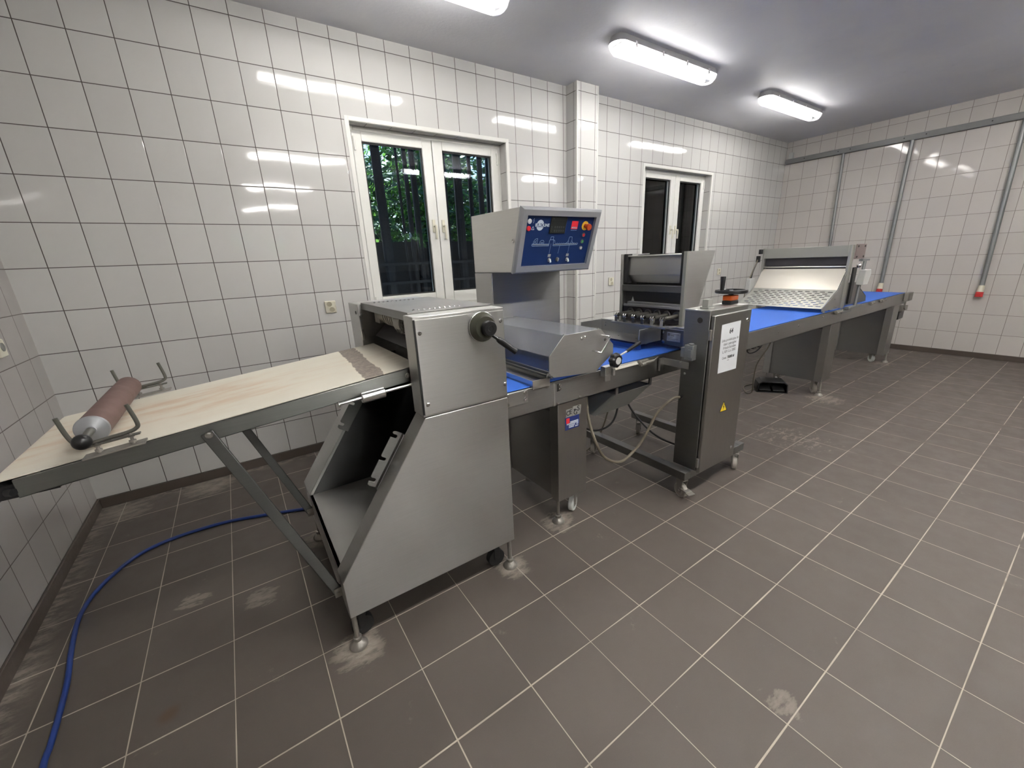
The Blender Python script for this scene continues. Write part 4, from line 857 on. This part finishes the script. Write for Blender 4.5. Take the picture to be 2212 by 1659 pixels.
stroke(g, [(.119, .201), (.122, .186), (.134, .173), (.149, .170), (.149, .201)], .002); stroke(g, [(.125, .198), (.143, .180)], .0016); stroke(g, [(.127, .186), (.143, .198)], .0016)
stroke(g, [(.168, .201), (.171, .188), (.179, .181), (.193, .181), (.200, .188), (.200, .202)], .002); stroke(g, [(.176, .196), (.194, .196)], .002); stroke(g, [(.180, .190), (.180, .200)], .0016); stroke(g, [(.190, .190), (.190, .200)], .0016)
stroke(g, [(.372, .203), (.388, .194), (.394, .184), (.398, .162), (.420, .162), (.424, .184), (.430, .194), (.444, .202)], .002); stroke(g, [(.396, .184), (.398, .203)], .0016); stroke(g, [(.420, .184), (.418, .203)], .0016)
stroke(g, [(.258, .20), (.256, .262)], .0012); stroke(g, [(.331, .211), (.327, .262)], .0012); stroke(g, [(.409, .204), (.408, .262)], .0012)
saw = []
for k in range(21): saw.append((.290 + k * .0088, .203 if k % 2 else .198))
stroke(g, saw, .0014)
g.build('panel_diagram', 'line_print', pf)
g = MB(); stroke(g, [(.116, .2055), (.241, .2075)], .003); stroke(g, [(.278, .2065), (.470, .2040)], .003); g.build('panel_band', 'label_silver', pf)

# ------------------------------------------------------------------ depositor on its castored stand
dp = thing('dough_depositor', 'castored steel filling depositor with hopper, six pistons and handwheel cabinet', 'depositor', (3.45, -1.9, 0))
q = MB(); q.box(3.120, 3.180, -2.345, -1.46, .137, .192); q.box(3.705, 3.762, -2.345, -1.43, .137, .192); q.box(3.18, 3.705, -2.345, -2.290, .137, .192); q.box(3.762, 3.82, -2.345, -2.29, .137, .192); q.build('trolley_frame', 'steel_dark', dp, bevel=.003)
for x, y, a_, bk_ in ((3.155, -2.305, 1.3, True), (3.762, -2.322, -2.6, True), (3.170, -1.51, .5, False), (3.735, -1.49, .6, False)): caster(x, y, .048, .030, .137, 'caster_wheel', dp, a_, brake=bk_)
cb = MB().box(3.195, 3.60, -2.362, -2.205, .192, 1.182).build('cabinet', 'steel_dark', dp, bevel=.003)
q = MB(); q.box(3.195, 3.61, -2.362, -2.20, 1.176, 1.186); q.build('cabinet_top', 'steel_bright', cb, bevel=.002)
dr = MB().box(3.205, 3.600, -2.386, -2.364, .180, 1.158).build('cabinet_door', 'steel_vertical', dp, bevel=.004)
dr['label'] = 'tall steel cabinet door carrying the notice'
q = MB()
for z in (1.098, .255): q.lathe((3.555, -2.386, z), (0, -1, 0), [(.011, 0), (.011, .003), (.008, .006), (.004, .004), (0, .004)], 20)
q.build('door_lock', 'chrome', dr)
q = MB()
for z in (1.055, .255): q.box(3.188, 3.204, -2.378, -2.366, z - .035, z + .025)
q.build('door_hinge', 'zinc_dirty', dr, bevel=.001)
wg = MB().xz([(3.358, .549), (3.398, .616), (3.446, .545)], -2.3872, -2.386).build('warning_sign', 'ink', dr)
MB().xz([(3.366, .5525), (3.398, .607), (3.437, .5495)], -2.3878, -2.3872).build('warning_face', 'yellow_sign', wg)
MB().xz([(3.402, .595), (3.392, .576), (3.400, .576), (3.396, .557), (3.408, .581), (3.400, .581), (3.406, .595)], -2.3884, -2.3878).build('warning_bolt', 'ink', wg)
q = MB(); q.cyl((3.195, -2.303, 1.128), (3.1935, -2.303, 1.128), .016); q.build('cable_hole', 'dark_hole', cb)
q = MB(); q.box(3.155, 3.195, -2.300, -2.245, .895, .985); q.box(3.165, 3.195, -2.245, -2.215, .905, .965); q.cyl((3.17, -2.28, .985), (3.17, -2.28, .995), .014); q.box(3.15, 3.165, -2.295, -2.270, .91, .96); q.build('socket_box', 'galvanised', cb, bevel=.003)
q = MB(); q.box(3.184, 3.192, -2.262, -2.078, .832, .874); q.box(3.150, 3.184, -2.092, -2.078, .795, .874); bolt(q, (3.17, -2.216, .87), (0, -1, 0), .006, .006); bolt(q, (3.195, -2.235, .80), (-1, 0, 0), .006, .006); bolt(q, (3.195, -2.235, .90), (-1, 0, 0), .006, .006); q.build('coupling_bar', 'steel', cb, bevel=.001)
MB().cyl((3.200, -2.225, .650), (3.178, -2.225, .650), .013).build('cable_gland', 'black_plastic', cb)
# grey rocker box, counter and handwheel on top
q = MB(); q.box(3.248, 3.312, -2.315, -2.262, 1.186, 1.196); q.box(3.256, 3.304, -2.306, -2.270, 1.196, 1.238); q.build('grey_switch_box', 'grey_plastic', cb, bevel=.002)
wc = Vector((3.553, -2.272, 0))
cn = MB().box(wc.x - .042, wc.x + .042, wc.y - .030, wc.y + .030, 1.186, 1.208).build('counter_base', 'black_plastic', cb, bevel=.004)
MB().box(wc.x - .041, wc.x + .041, wc.y - .029, wc.y + .029, 1.208, 1.240).build('position_counter', 'orange_plastic', cn, bevel=.006)
q = MB(); q.cyl((wc.x, wc.y, 1.240), (wc.x, wc.y, 1.262), .010); q.build('wheel_shaft', 'bolt_steel', cn)
q = MB(); hw = .088
for i in range(1): q.lathe((wc.x, wc.y, 1.252), (0, 0, 1), [(hw, .0), (hw + .004, .006), (hw + .002, .018), (hw - .010, .020), (hw - .014, .014), (hw - .012, .002), (hw, 0)], 48)
q.lathe((wc.x, wc.y, 1.240), (0, 0, 1), [(.012, 0), (.030, .014), (.036, .022), (0, .026)], 28)
for k in range(3):
    a_ = k * 2 * PI / 3 + .5; q.bar((wc.x, wc.y, 1.258), (wc.x + (hw - .005) * math.cos(a_), wc.y + (hw - .005) * math.sin(a_), 1.262), .008, .022, (0, 0, 1))
wh = q.build('handwheel', 'black_plastic', cb)
hx_, hy_ = wc.x - .052, wc.y + .062
MB().lathe((wc.x - .070, wc.y + .020, 1.262), (0, 0, 1), [(.006, 0), (.011, .004), (.0155, .086), (.014, .091), (0, .091)], 20).build('crank_grip', 'black_plastic', wh)
# depositor head
MB().xz([(3.388, .90), (3.388, 1.507), (3.684, 1.507), (3.545, 1.150), (3.52, .90)], -2.068, -2.062).build('head_side_plate', 'steel', dp, bevel=.001)
MB().xz([(3.388, .90), (3.388, 1.507), (3.684, 1.507), (3.545, 1.150), (3.52, .90)], -1.552, -1.546).build('head_side_plate', 'steel', dp, bevel=.001)
MB().box(3.376, 3.390, -2.070, -2.046, .92, 1.507).box(3.376, 3.390, -1.562, -1.545, .92, 1.507).build('head_post', 'alu_satin', dp, bevel=.001)
MB().box(3.392, 3.44, -2.046, -2.020, 1.31, 1.507).box(3.392, 3.44, -1.592, -1.562, 1.31, 1.507).build('side_seal', 'black_rubber', dp)
MB().box(3.55, 3.56, -2.06, -1.552, 1.15, 1.50).build('head_back', 'steel_shaded', dp)
q = MB(); q.xz([(3.412, 1.488), (3.404, 1.365), (3.445, 1.310), (3.56, 1.310), (3.56, 1.488), (3.54, 1.488), (3.54, 1.325), (3.452, 1.325), (3.418, 1.368), (3.424, 1.488)], -2.022, -1.590); q.build('hopper', 'steel', dp, bevel=.003)
q = MB(); q.cyl((3.402, -2.04, 1.490), (3.402, -1.565, 1.490), .006); q.build('hinge_rod', 'steel_bright', dp)
q = MB(); q.box(3.380, 3.392, -2.062, -1.552, 1.255, 1.296); q.box(3.380, 3.41, -2.062, -1.552, 1.290, 1.297); q.build('cross_beam', 'steel_dark', dp, bevel=.002)
MB().box(3.43, 3.44, -2.06, -1.552, 1.15, 1.30).build('inner_sheet', 'steel_shaded', dp)
MB().prism([(3.428, -1.638, 1.175), (3.428, -1.608, 1.175), (3.428, -1.616, 1.196), (3.428, -1.622, 1.213)], (.001, 0, 0)).build('triangle_hole', 'white_nylon', dp)
q = MB(); q.box(3.376, 3.43, -2.058, -1.582, 1.150, 1.158); q.box(3.370, 3.376, -2.050, -1.590, 1.150, 1.166); q.box(3.385, 3.42, -2.045, -1.61, 1.158, 1.182); q.build('piston_beam', 'steel', dp, bevel=.002)
MB().box(3.40, 3.50, -2.05, -1.56, 1.045, 1.150).build('piston_block', 'profile_dark', dp)
for k in range(6):
    y = -1.641 - .0754 * k; z = 1.107
    p_ = MB().lathe((3.40, y, z), (-1, 0, 0), [(.030, 0), (.030, .012), (.026, .015), (.021, .015), (.021, .006), (.0, .006)], 28).build('piston_collar', 'steel_dark', dp)
    q = MB(); q.cyl((3.395, y, z), (3.27, y, z - .004), .013); q.cyl((3.275, y, z - .004), (3.25, y, z - .005), .011); q.build('piston_rod', 'rod_grey', p_)
    q = MB()
    for s_ in (-1, 1): q.lathe((3.245, y + s_ * .009 - .004, z - .006), (0, 1, 0), [(.014, 0), (.016, .002), (.016, .006), (.014, .008)], 16)
    q.box(3.235, 3.255, y - .012, y + .012, 1.055, z); q.build('clevis', 'chrome', p_, bevel=.001)
q = MB(); q.box(3.225, 3.262, -2.055, -1.60, 1.044, 1.056); q.box(3.262, 3.40, -2.055, -2.035, 1.044, 1.052); q.box(3.262, 3.40, -1.62, -1.60, 1.044, 1.052); q.build('clevis_bar', 'steel', dp, bevel=.001)
bx = MB().box(3.362, 3.60, -2.105, -1.39, .915, 1.035).build('head_base', 'steel_dark', dp, bevel=.002)
MB().box(3.352, 3.61, -2.108, -1.385, 1.035, 1.043).box(3.354, 3.362, -2.108, -1.39, 1.022, 1.028).build('base_edge', 'steel_bright', bx, bevel=.0015)
q = MB(); q.box(3.3600, 3.362, -2.078, -1.978, .945, 1.003); lb_ = q.build('type_label', 'white_label', bx)
q = MB(); q.box(3.3592, 3.36, -2.000, -1.983, .979, .997); q.box(3.3594, 3.36, -2.032, -2.006, .979, .986); q.box(3.3594, 3.36, -2.066, -2.006, .991, .995); q.xz([(3.3592, .982)] * 3, 0, 0) if False else None
for z, a_, b_ in ((.970, -2.025, -2.0), (.961, -2.06, -1.99), (.953, -2.04, -1.985)): q.box(3.3594, 3.36, a_, b_, z - .0015, z + .0015)
q.build('label_print', 'ink_soft', lb_)
q = MB(); q.lathe((3.362, -1.952, .935), (-1, 0, 0), [(.012, 0), (.012, .003), (.004, .004), (0, .004)], 20); q.lathe((3.362, -1.945, 1.0), (-1, 0, 0), [(.010, 0), (.010, .003), (0, .004)], 20); q.build('round_cap', 'bolt_steel', bx)
# catch tray in front of the head
q = MB(); q.box(3.345, 3.350, -1.932, -1.395, .955, 1.040); q.xz([(3.350, .955), (3.20, .935), (3.20, .939), (3.350, .959)], -1.932, -1.395); q.box(3.128, 3.350, -1.937, -1.931, .942, 1.040); q.xz([(3.128, 1.040), (3.350, 1.040), (3.350, .955), (3.128, 1.012)], -1.401, -1.395)
tr_ = q.build('catch_tray', 'steel', dp, bevel=.0012)
q = MB(); bolt(q, (3.345, -1.44, 1.015), (-1, 0, 0), .006, .005); bolt(q, (3.345, -1.44, .995), (-1, 0, 0), .005, .004)
for y in (-1.5, -1.64, -1.80): bolt(q, (3.27, y, .948), (0, 0, 1), .004, .003)
q.build('tray_bolt', 'bolt_steel', tr_)
q = MB(); q.box(3.150, 3.156, -1.93, -1.40, .905, .937); q.tube([(3.150, -1.50, .922), (3.125, -1.51, .918), (3.125, -1.60, .918), (3.150, -1.61, .922)], .005, 8); q.build('blue_scraper', 'hose_blue', tr_)
MB().box(3.42, 3.56, -2.21, -2.062, .90, 1.06).build('support_arm', 'steel_dark', dp, bevel=.003)

# notice sheet taped to the door
nt_ = thing('notice_sheet', 'white paper notice headed 64, taped on the steel cabinet door', 'paper', (3.387, -2.3865, .805))
MB().prism([(3.280, -2.3868, 1.099), (3.483, -2.3868, 1.103), (3.492, -2.3868, .807), (3.288, -2.3868, .811)], (0, -.0006, 0)).build('sheet', 'paper', nt_)
def ntx(s_, sz, z, mat, b=0., dx=0.): text('notice_text', s_, sz, (3.387 + dx, -2.3878, z), (1, .0, 0.012), (0, 0, 1), mat, nt_, .0001, bold=b)
ntx('64', .040, 1.052, 'ink', .0012); ntx('Linia produkcyjna do', .0215, 1.004, 'ink_soft', .0003); ntx('ciast i pierogów', .0215, .981, 'ink_soft', .0003); ntx('Fritsch Euroline', .0215, .958, 'ink_soft', .0003); ntx('L. 8,9 i L.z. 2002', .0215, .935, 'ink_soft', .0003)
ntx('Cena:', .020, .897, 'ink_soft', .0003, -.045); ntx('75000 zł', .0215, .897, 'ink', .0009, .025); ntx('netto', .009, .879, 'ink_soft', 0.)

# ------------------------------------------------------------------ sheet steel bin hanging under the conveyor
hb_ = thing('hanging_bin', 'wedge-shaped dark steel scrap bin hanging under the blue conveyor', 'bin', (3.0, -2.0, .5))
A0 = Vector((2.845, -1.93, .70)); A1 = Vector((2.851, -2.04, .70)); A2 = Vector((3.157, -2.033, .70)); A3 = Vector((3.147, -1.80, .70)); A4 = Vector((2.84, -1.70, .70)); B0 = Vector((2.76, -1.95, .55)); 
q = MB(); T = [(2.80, -2.045, .705), (3.13, -2.045, .705), (3.13, -1.56, .705), (2.80, -1.56, .705)]; Bm = [(2.70, -1.985, .575), (3.00, -1.985, .585), (3.00, -1.60, .585), (2.70, -1.60, .575)]
q.add([*T, *Bm], [(0, 1, 5, 4), (1, 2, 6, 5), (2, 3, 7, 6), (3, 0, 4, 7), (4, 5, 6, 7)]); bo_ = q.build('bin_shell', 'bin_grey', hb_, smooth=False)
md = bo_.modifiers.new('solid', 'SOLIDIFY'); md.thickness = .003; md.offset = 1
q = MB(); q.box(2.80, 2.82, -2.05, -2.04, .70, .757); q.box(3.11, 3.13, -2.05, -2.04, .70, .757); q.box(2.80, 2.82, -1.57, -1.56, .70, .757); q.box(3.11, 3.13, -1.57, -1.56, .70, .757); q.build('hanger', 'steel', hb_)

# ------------------------------------------------------------------ cutter station with perforated guard
gc = thing('cutting_station', 'guillotine cutter frame with cream sheet and perforated steel guard over the belt', 'cutter', (6.3, -1.65, .9))
Yn, Yf = -2.040, -1.235
def upr(y, nm):
    q = MB(); q.box(6.10, 6.16, y - .012, y + .012, .80, 1.507); q.box(6.16, 6.20, y - .004, y + .004, .84, 1.507); return q.build('upright', 'alu_satin', gc, bevel=.002)
un_ = upr(Yn, 'n'); upr(Yf, 'f')
MB().box(6.185, 6.44, Yn - .022, Yn - .012, 1.37, 1.510).build('bearing_plate', 'film_mauve', gc, bevel=.002)
q = MB()
for x, z in ((6.22, 1.49), (6.40, 1.49), (6.22, 1.39), (6.40, 1.39)): bolt(q, (x, Yn - .022, z), (0, -1, 0), .008, .006)
q.build('bolt', 'dark_hole', gc)
MB().box(6.10, 6.13, Yn + .012, Yf - .012, 1.398, 1.503).build('top_cover', 'alu_satin', gc, bevel=.003)
MB().box(6.14, 6.17, Yn + .012, Yf - .012, 1.315, 1.398).build('knife_beam', 'profile_dark', gc, bevel=.002)
MB().cyl((6.115, Yn, 1.303), (6.115, Yf, 1.303), .008).build('guard_rod', 'steel_bright', gc)
MB().box(6.18, 6.20, Yn + .01, Yf - .01, .96, 1.32).build('knife_back', 'profile_dark', gc)
g0, g1, g2 = Vector((6.115, 0, 1.280)), Vector((5.965, 0, 1.085)), Vector((5.655, 0, .930))
MB().prism([(g0.x, Yn + .005, g0.z), (g1.x, Yn + .005, g1.z), (g1.x, Yf - .005, g1.z), (g0.x, Yf - .005, g0.z)], (.002, 0, .0035)).build('cream_sheet', 'cream_sheet', gc)
# perforated plate: rows of slots cut through
dv_ = (g2 - g1); LL = dv_.length; dd = dv_ / LL; nn = Vector((-dd.z, 0, dd.x)); Wd = (Yf - Yn) - .01
q = MB()
def patch(s0_, s1_, a, b): q.prism([g1 + dd * s0_ + Vector((0, Yf - .005 - a, 0)), g1 + dd * s1_ + Vector((0, Yf - .005 - a, 0)), g1 + dd * s1_ + Vector((0, Yf - .005 - b, 0)), g1 + dd * s0_ + Vector((0, Yf - .005 - b, 0))], nn * .002)
rows = 9; rp_ = (LL - .05) / rows; sh_ = .011
patch(0, .018, 0, Wd)
for r_ in range(rows):
    s0_ = .018 + r_ * rp_
    patch(s0_, s0_ + rp_ - sh_, 0, Wd)
    off = .035 if r_ % 2 else .070; a = 0; n_ = 11; pit = .0665
    for k in range(n_):
        b = off + k * pit
        patch(s0_ + rp_ - sh_, s0_ + rp_, a, b); a = b + .042
    patch(s0_ + rp_ - sh_, s0_ + rp_, a, Wd)
patch(.018 + rows * rp_, LL, 0, Wd)
q.build('perforated_guard', 'alu_satin', gc, smooth=False)['label'] = 'slotted sheet steel guard'
for y in (Yn, Yf):
    MB().xz([(6.115, 1.270), (5.965, 1.083), (5.655, .928), (5.655, .905), (6.02, .890), (6.10, .905), (6.10, 1.18)], y - .002, y + .002).build('guard_side', 'steel', gc, bevel=.0008)
    MB().xz([(6.48, 1.13), (6.55, 1.09), (6.88, .95), (6.90, .90), (6.20, .90), (6.20, 1.13)], y + .02, y + .024).build('outfeed_side', 'steel_dark', gc, bevel=.0008)
MB().prism([(6.50, Yn + .02, 1.12), (6.88, Yn + .02, .953), (6.88, Yf, .953), (6.50, Yf, 1.12)], (0, 0, .003)).build('outfeed_guard', 'steel_dark', gc)
q = MB(); q.cyl((5.99, Yn - .010, .915), (5.80, Yn - .010, .905), .005); bolt(q, (5.93, Yn - .002, 1.0), (0, -1, 0), .006, .005); bolt(q, (5.63, -2.068, .900), (0, 0, 1), .012, .012); q.build('guard_handle', 'chrome', gc)
q = MB(); q.box(6.30, 6.40, Yn - .055, Yn - .022, 1.345, 1.368); q.box(6.42, 6.52, Yn - .05, Yn - .026, 1.345, 1.362); q.build('top_bracket', 'galvanised', gc, bevel=.002)
q = MB(); q.ball((6.26, Yn - .045, 1.305), .022); q.build('ball_joint', 'chrome', gc)
q = MB(); q.cyl((6.40, Yn - .045, 1.345), (6.36, Yn - .045, .90), .014); q.build('cylinder_rod', 'galvanised', gc)
MB().xz([(6.36, 1.26), (6.50, 1.26), (6.52, 1.21), (6.47, 1.11), (6.34, 1.11)], Yn - .085, Yn - .022).build('actuator', 'light_grey_plastic', gc, bevel=.006)
MB().box(6.205, 6.28, Yn - .03, Yn - .01, .93, 1.29).build('guide_rail', 'black_plastic', gc, bevel=.004)
MB().box(6.16, 6.52, Yn - .06, Yn - .02, .88, .905).box(6.05, 6.30, -2.085, -2.072, .845, .872).build('foot_bracket', 'galvanised', gc, bevel=.003)
q = MB(); q.box(6.05, 6.10, Yf + .01, Yf + .035, 1.45, 1.50); q.box(6.04, 6.08, Yf + .02, Yf + .05, 1.36, 1.43); q.tube([(6.06, Yf + .03, 1.40), (5.98, Yf + .04, 1.25), (5.97, Yf + .05, 1.12)], .008, 8, 4); q.build('far_actuator', 'black_plastic', gc, bevel=.003)
MB().box(5.90, 5.99, Yf + .01, Yf + .06, .98, 1.19).build('far_box', 'light_grey_plastic', gc, bevel=.004)
q = MB(); q.tube([(6.05, Yf + .03, 1.40), (5.93, Yf + .05, 1.15), (5.90, Yf + .06, .95), (5.95, Yf + .05, .86)], .006, 8, 5); q.build('far_cable', 'cable_tan', gc)

# ------------------------------------------------------------------ foot pedal
fp = thing('foot_pedal', 'black hooded foot pedal on the floor by the middle leg cabinet', 'foot switch', (5.72, -1.70, 0))
a0 = Vector((5.583, -1.594, 0)); a1 = Vector((5.757, -1.837, 0)); ex = (a1 - a0).normalized(); ey = Vector((-ex.y, ex.x, 0)); LN = (a1 - a0).length
if ey.x < 0: ey = -ey
def fpnt(u_, v_, z): return a0 + ex * u_ + ey * v_ + Vector((0, 0, z))
q = MB(); outer = [(0, 0), (.01, .10), (.045, .125), (LN - .045, .125), (LN - .01, .10), (LN, 0)]; inner = [(LN - .012, .0), (LN - .022, .095), (LN - .05, .112), (.05, .112), (.022, .095), (.012, 0)]
q.prism([fpnt(u_, 0, z) for u_, z in outer + inner], ey * .19); q.prism([fpnt(u_, .18, z) for u_, z in outer], ey * .012); q.prism([fpnt(0, 0, 0), fpnt(LN, 0, 0), fpnt(LN, .19, 0), fpnt(0, .19, 0)], (0, 0, .006))
q.build('hood', 'black_plastic', fp, bevel=.003)
q = MB(); q.prism([fpnt(.03, .02, .018), fpnt(LN / 2 - .01, .02, .018), fpnt(LN / 2 - .01, .16, .060), fpnt(.03, .16, .060)], (0, 0, .01)); q.prism([fpnt(LN / 2 + .01, .02, .018), fpnt(LN - .03, .02, .018), fpnt(LN - .03, .16, .060), fpnt(LN / 2 + .01, .16, .060)], (0, 0, .01)); q.build('treadle', 'black_rubber', fp, bevel=.003)

# ------------------------------------------------------------------ hoses and cables
def cable(name, pts, r, mat, label, cat='cable', sm=8):
    return tag(MB().tube(pts, r, 12, sm).build(name, mat), label, cat)
cable('air_hose', [(.26, -2.20, .011), (.226, -2.002, .011), (.223, -1.907, .011), (.205, -1.666, .011), (.172, -1.444, .011), (.152, -1.223, .011), (.184, -1.036, .011), (.291, -.844, .011), (.446, -.766, .011), (.695, -.765, .011), (.916, -.834, .011), (1.133, -.921, .011), (1.33, -1.02, .011), (1.52, -1.13, .011), (1.63, -1.19, .011)], .0095, 'hose_blue', 'dark blue hose curving over the floor tiles from the sheeter', 'hose')
cable('power_cable', [(3.178, -2.225, .650), (3.12, -2.21, .645), (3.04, -2.17, .56), (2.96, -2.14, .40), (2.86, -2.12, .31), (2.76, -2.12, .30), (2.66, -2.10, .36), (2.60, -2.08, .48), (2.60, -2.02, .62), (2.62, -1.98, .78)], .0085, 'cable_tan', 'thick tan ribbed cable looping from the cabinet under the conveyor')
cable('power_cable', [(2.72, -1.75, .77), (2.70, -1.78, .60), (2.74, -1.80, .46), (2.86, -1.82, .38), (3.0, -1.84, .40), (3.06, -1.84, .52), (3.08, -1.80, .68), (3.08, -1.78, .77)], .007, 'cable_black', 'black cable hanging in a loop in front of the scrap bin')
cable('power_cable', [(2.60, -1.90, .77), (2.60, -1.93, .62), (2.62, -1.94, .50), (2.63, -1.95, .46)], .007, 'cable_black', 'short black cable hanging straight down beside the near leg cabinet')
cable('power_cable', [(3.15, -1.74, .77), (3.16, -1.78, .60), (3.20, -1.86, .44), (3.27, -1.98, .30), (3.34, -2.10, .24), (3.42, -2.205, .23)], .0065, 'cable_black', 'black cable sagging from the belt into the foot of the cabinet')
cable('control_cable', [(2.86, -1.50, .010), (3.0, -1.46, .010), (3.15, -1.50, .05), (3.2, -1.60, .30), (3.2, -1.7, .77)], .006, 'cable_tan', 'thin tan cable rising from the floor behind the trolley frame')
cable('pedal_cable', [(5.10, -1.90, .77), (5.00, -1.90, .64), (4.88, -1.88, .50), (4.98, -1.82, .33), (5.2, -1.72, .12), (5.45, -1.55, .012), (5.65, -1.42, .008), (5.80, -1.44, .012), (5.835, -1.52, .03)], .0055, 'cable_tan', 'thin grey-brown cable running down from the conveyor to the pedal')
cable('control_cable', [(4.95, -1.90, .77), (4.85, -1.90, .66), (4.72, -1.90, .63), (4.62, -1.90, .66), (4.58, -1.90, .77)], .0055, 'cable_black', 'short dark cable loop just under the belt right of the cabinet')
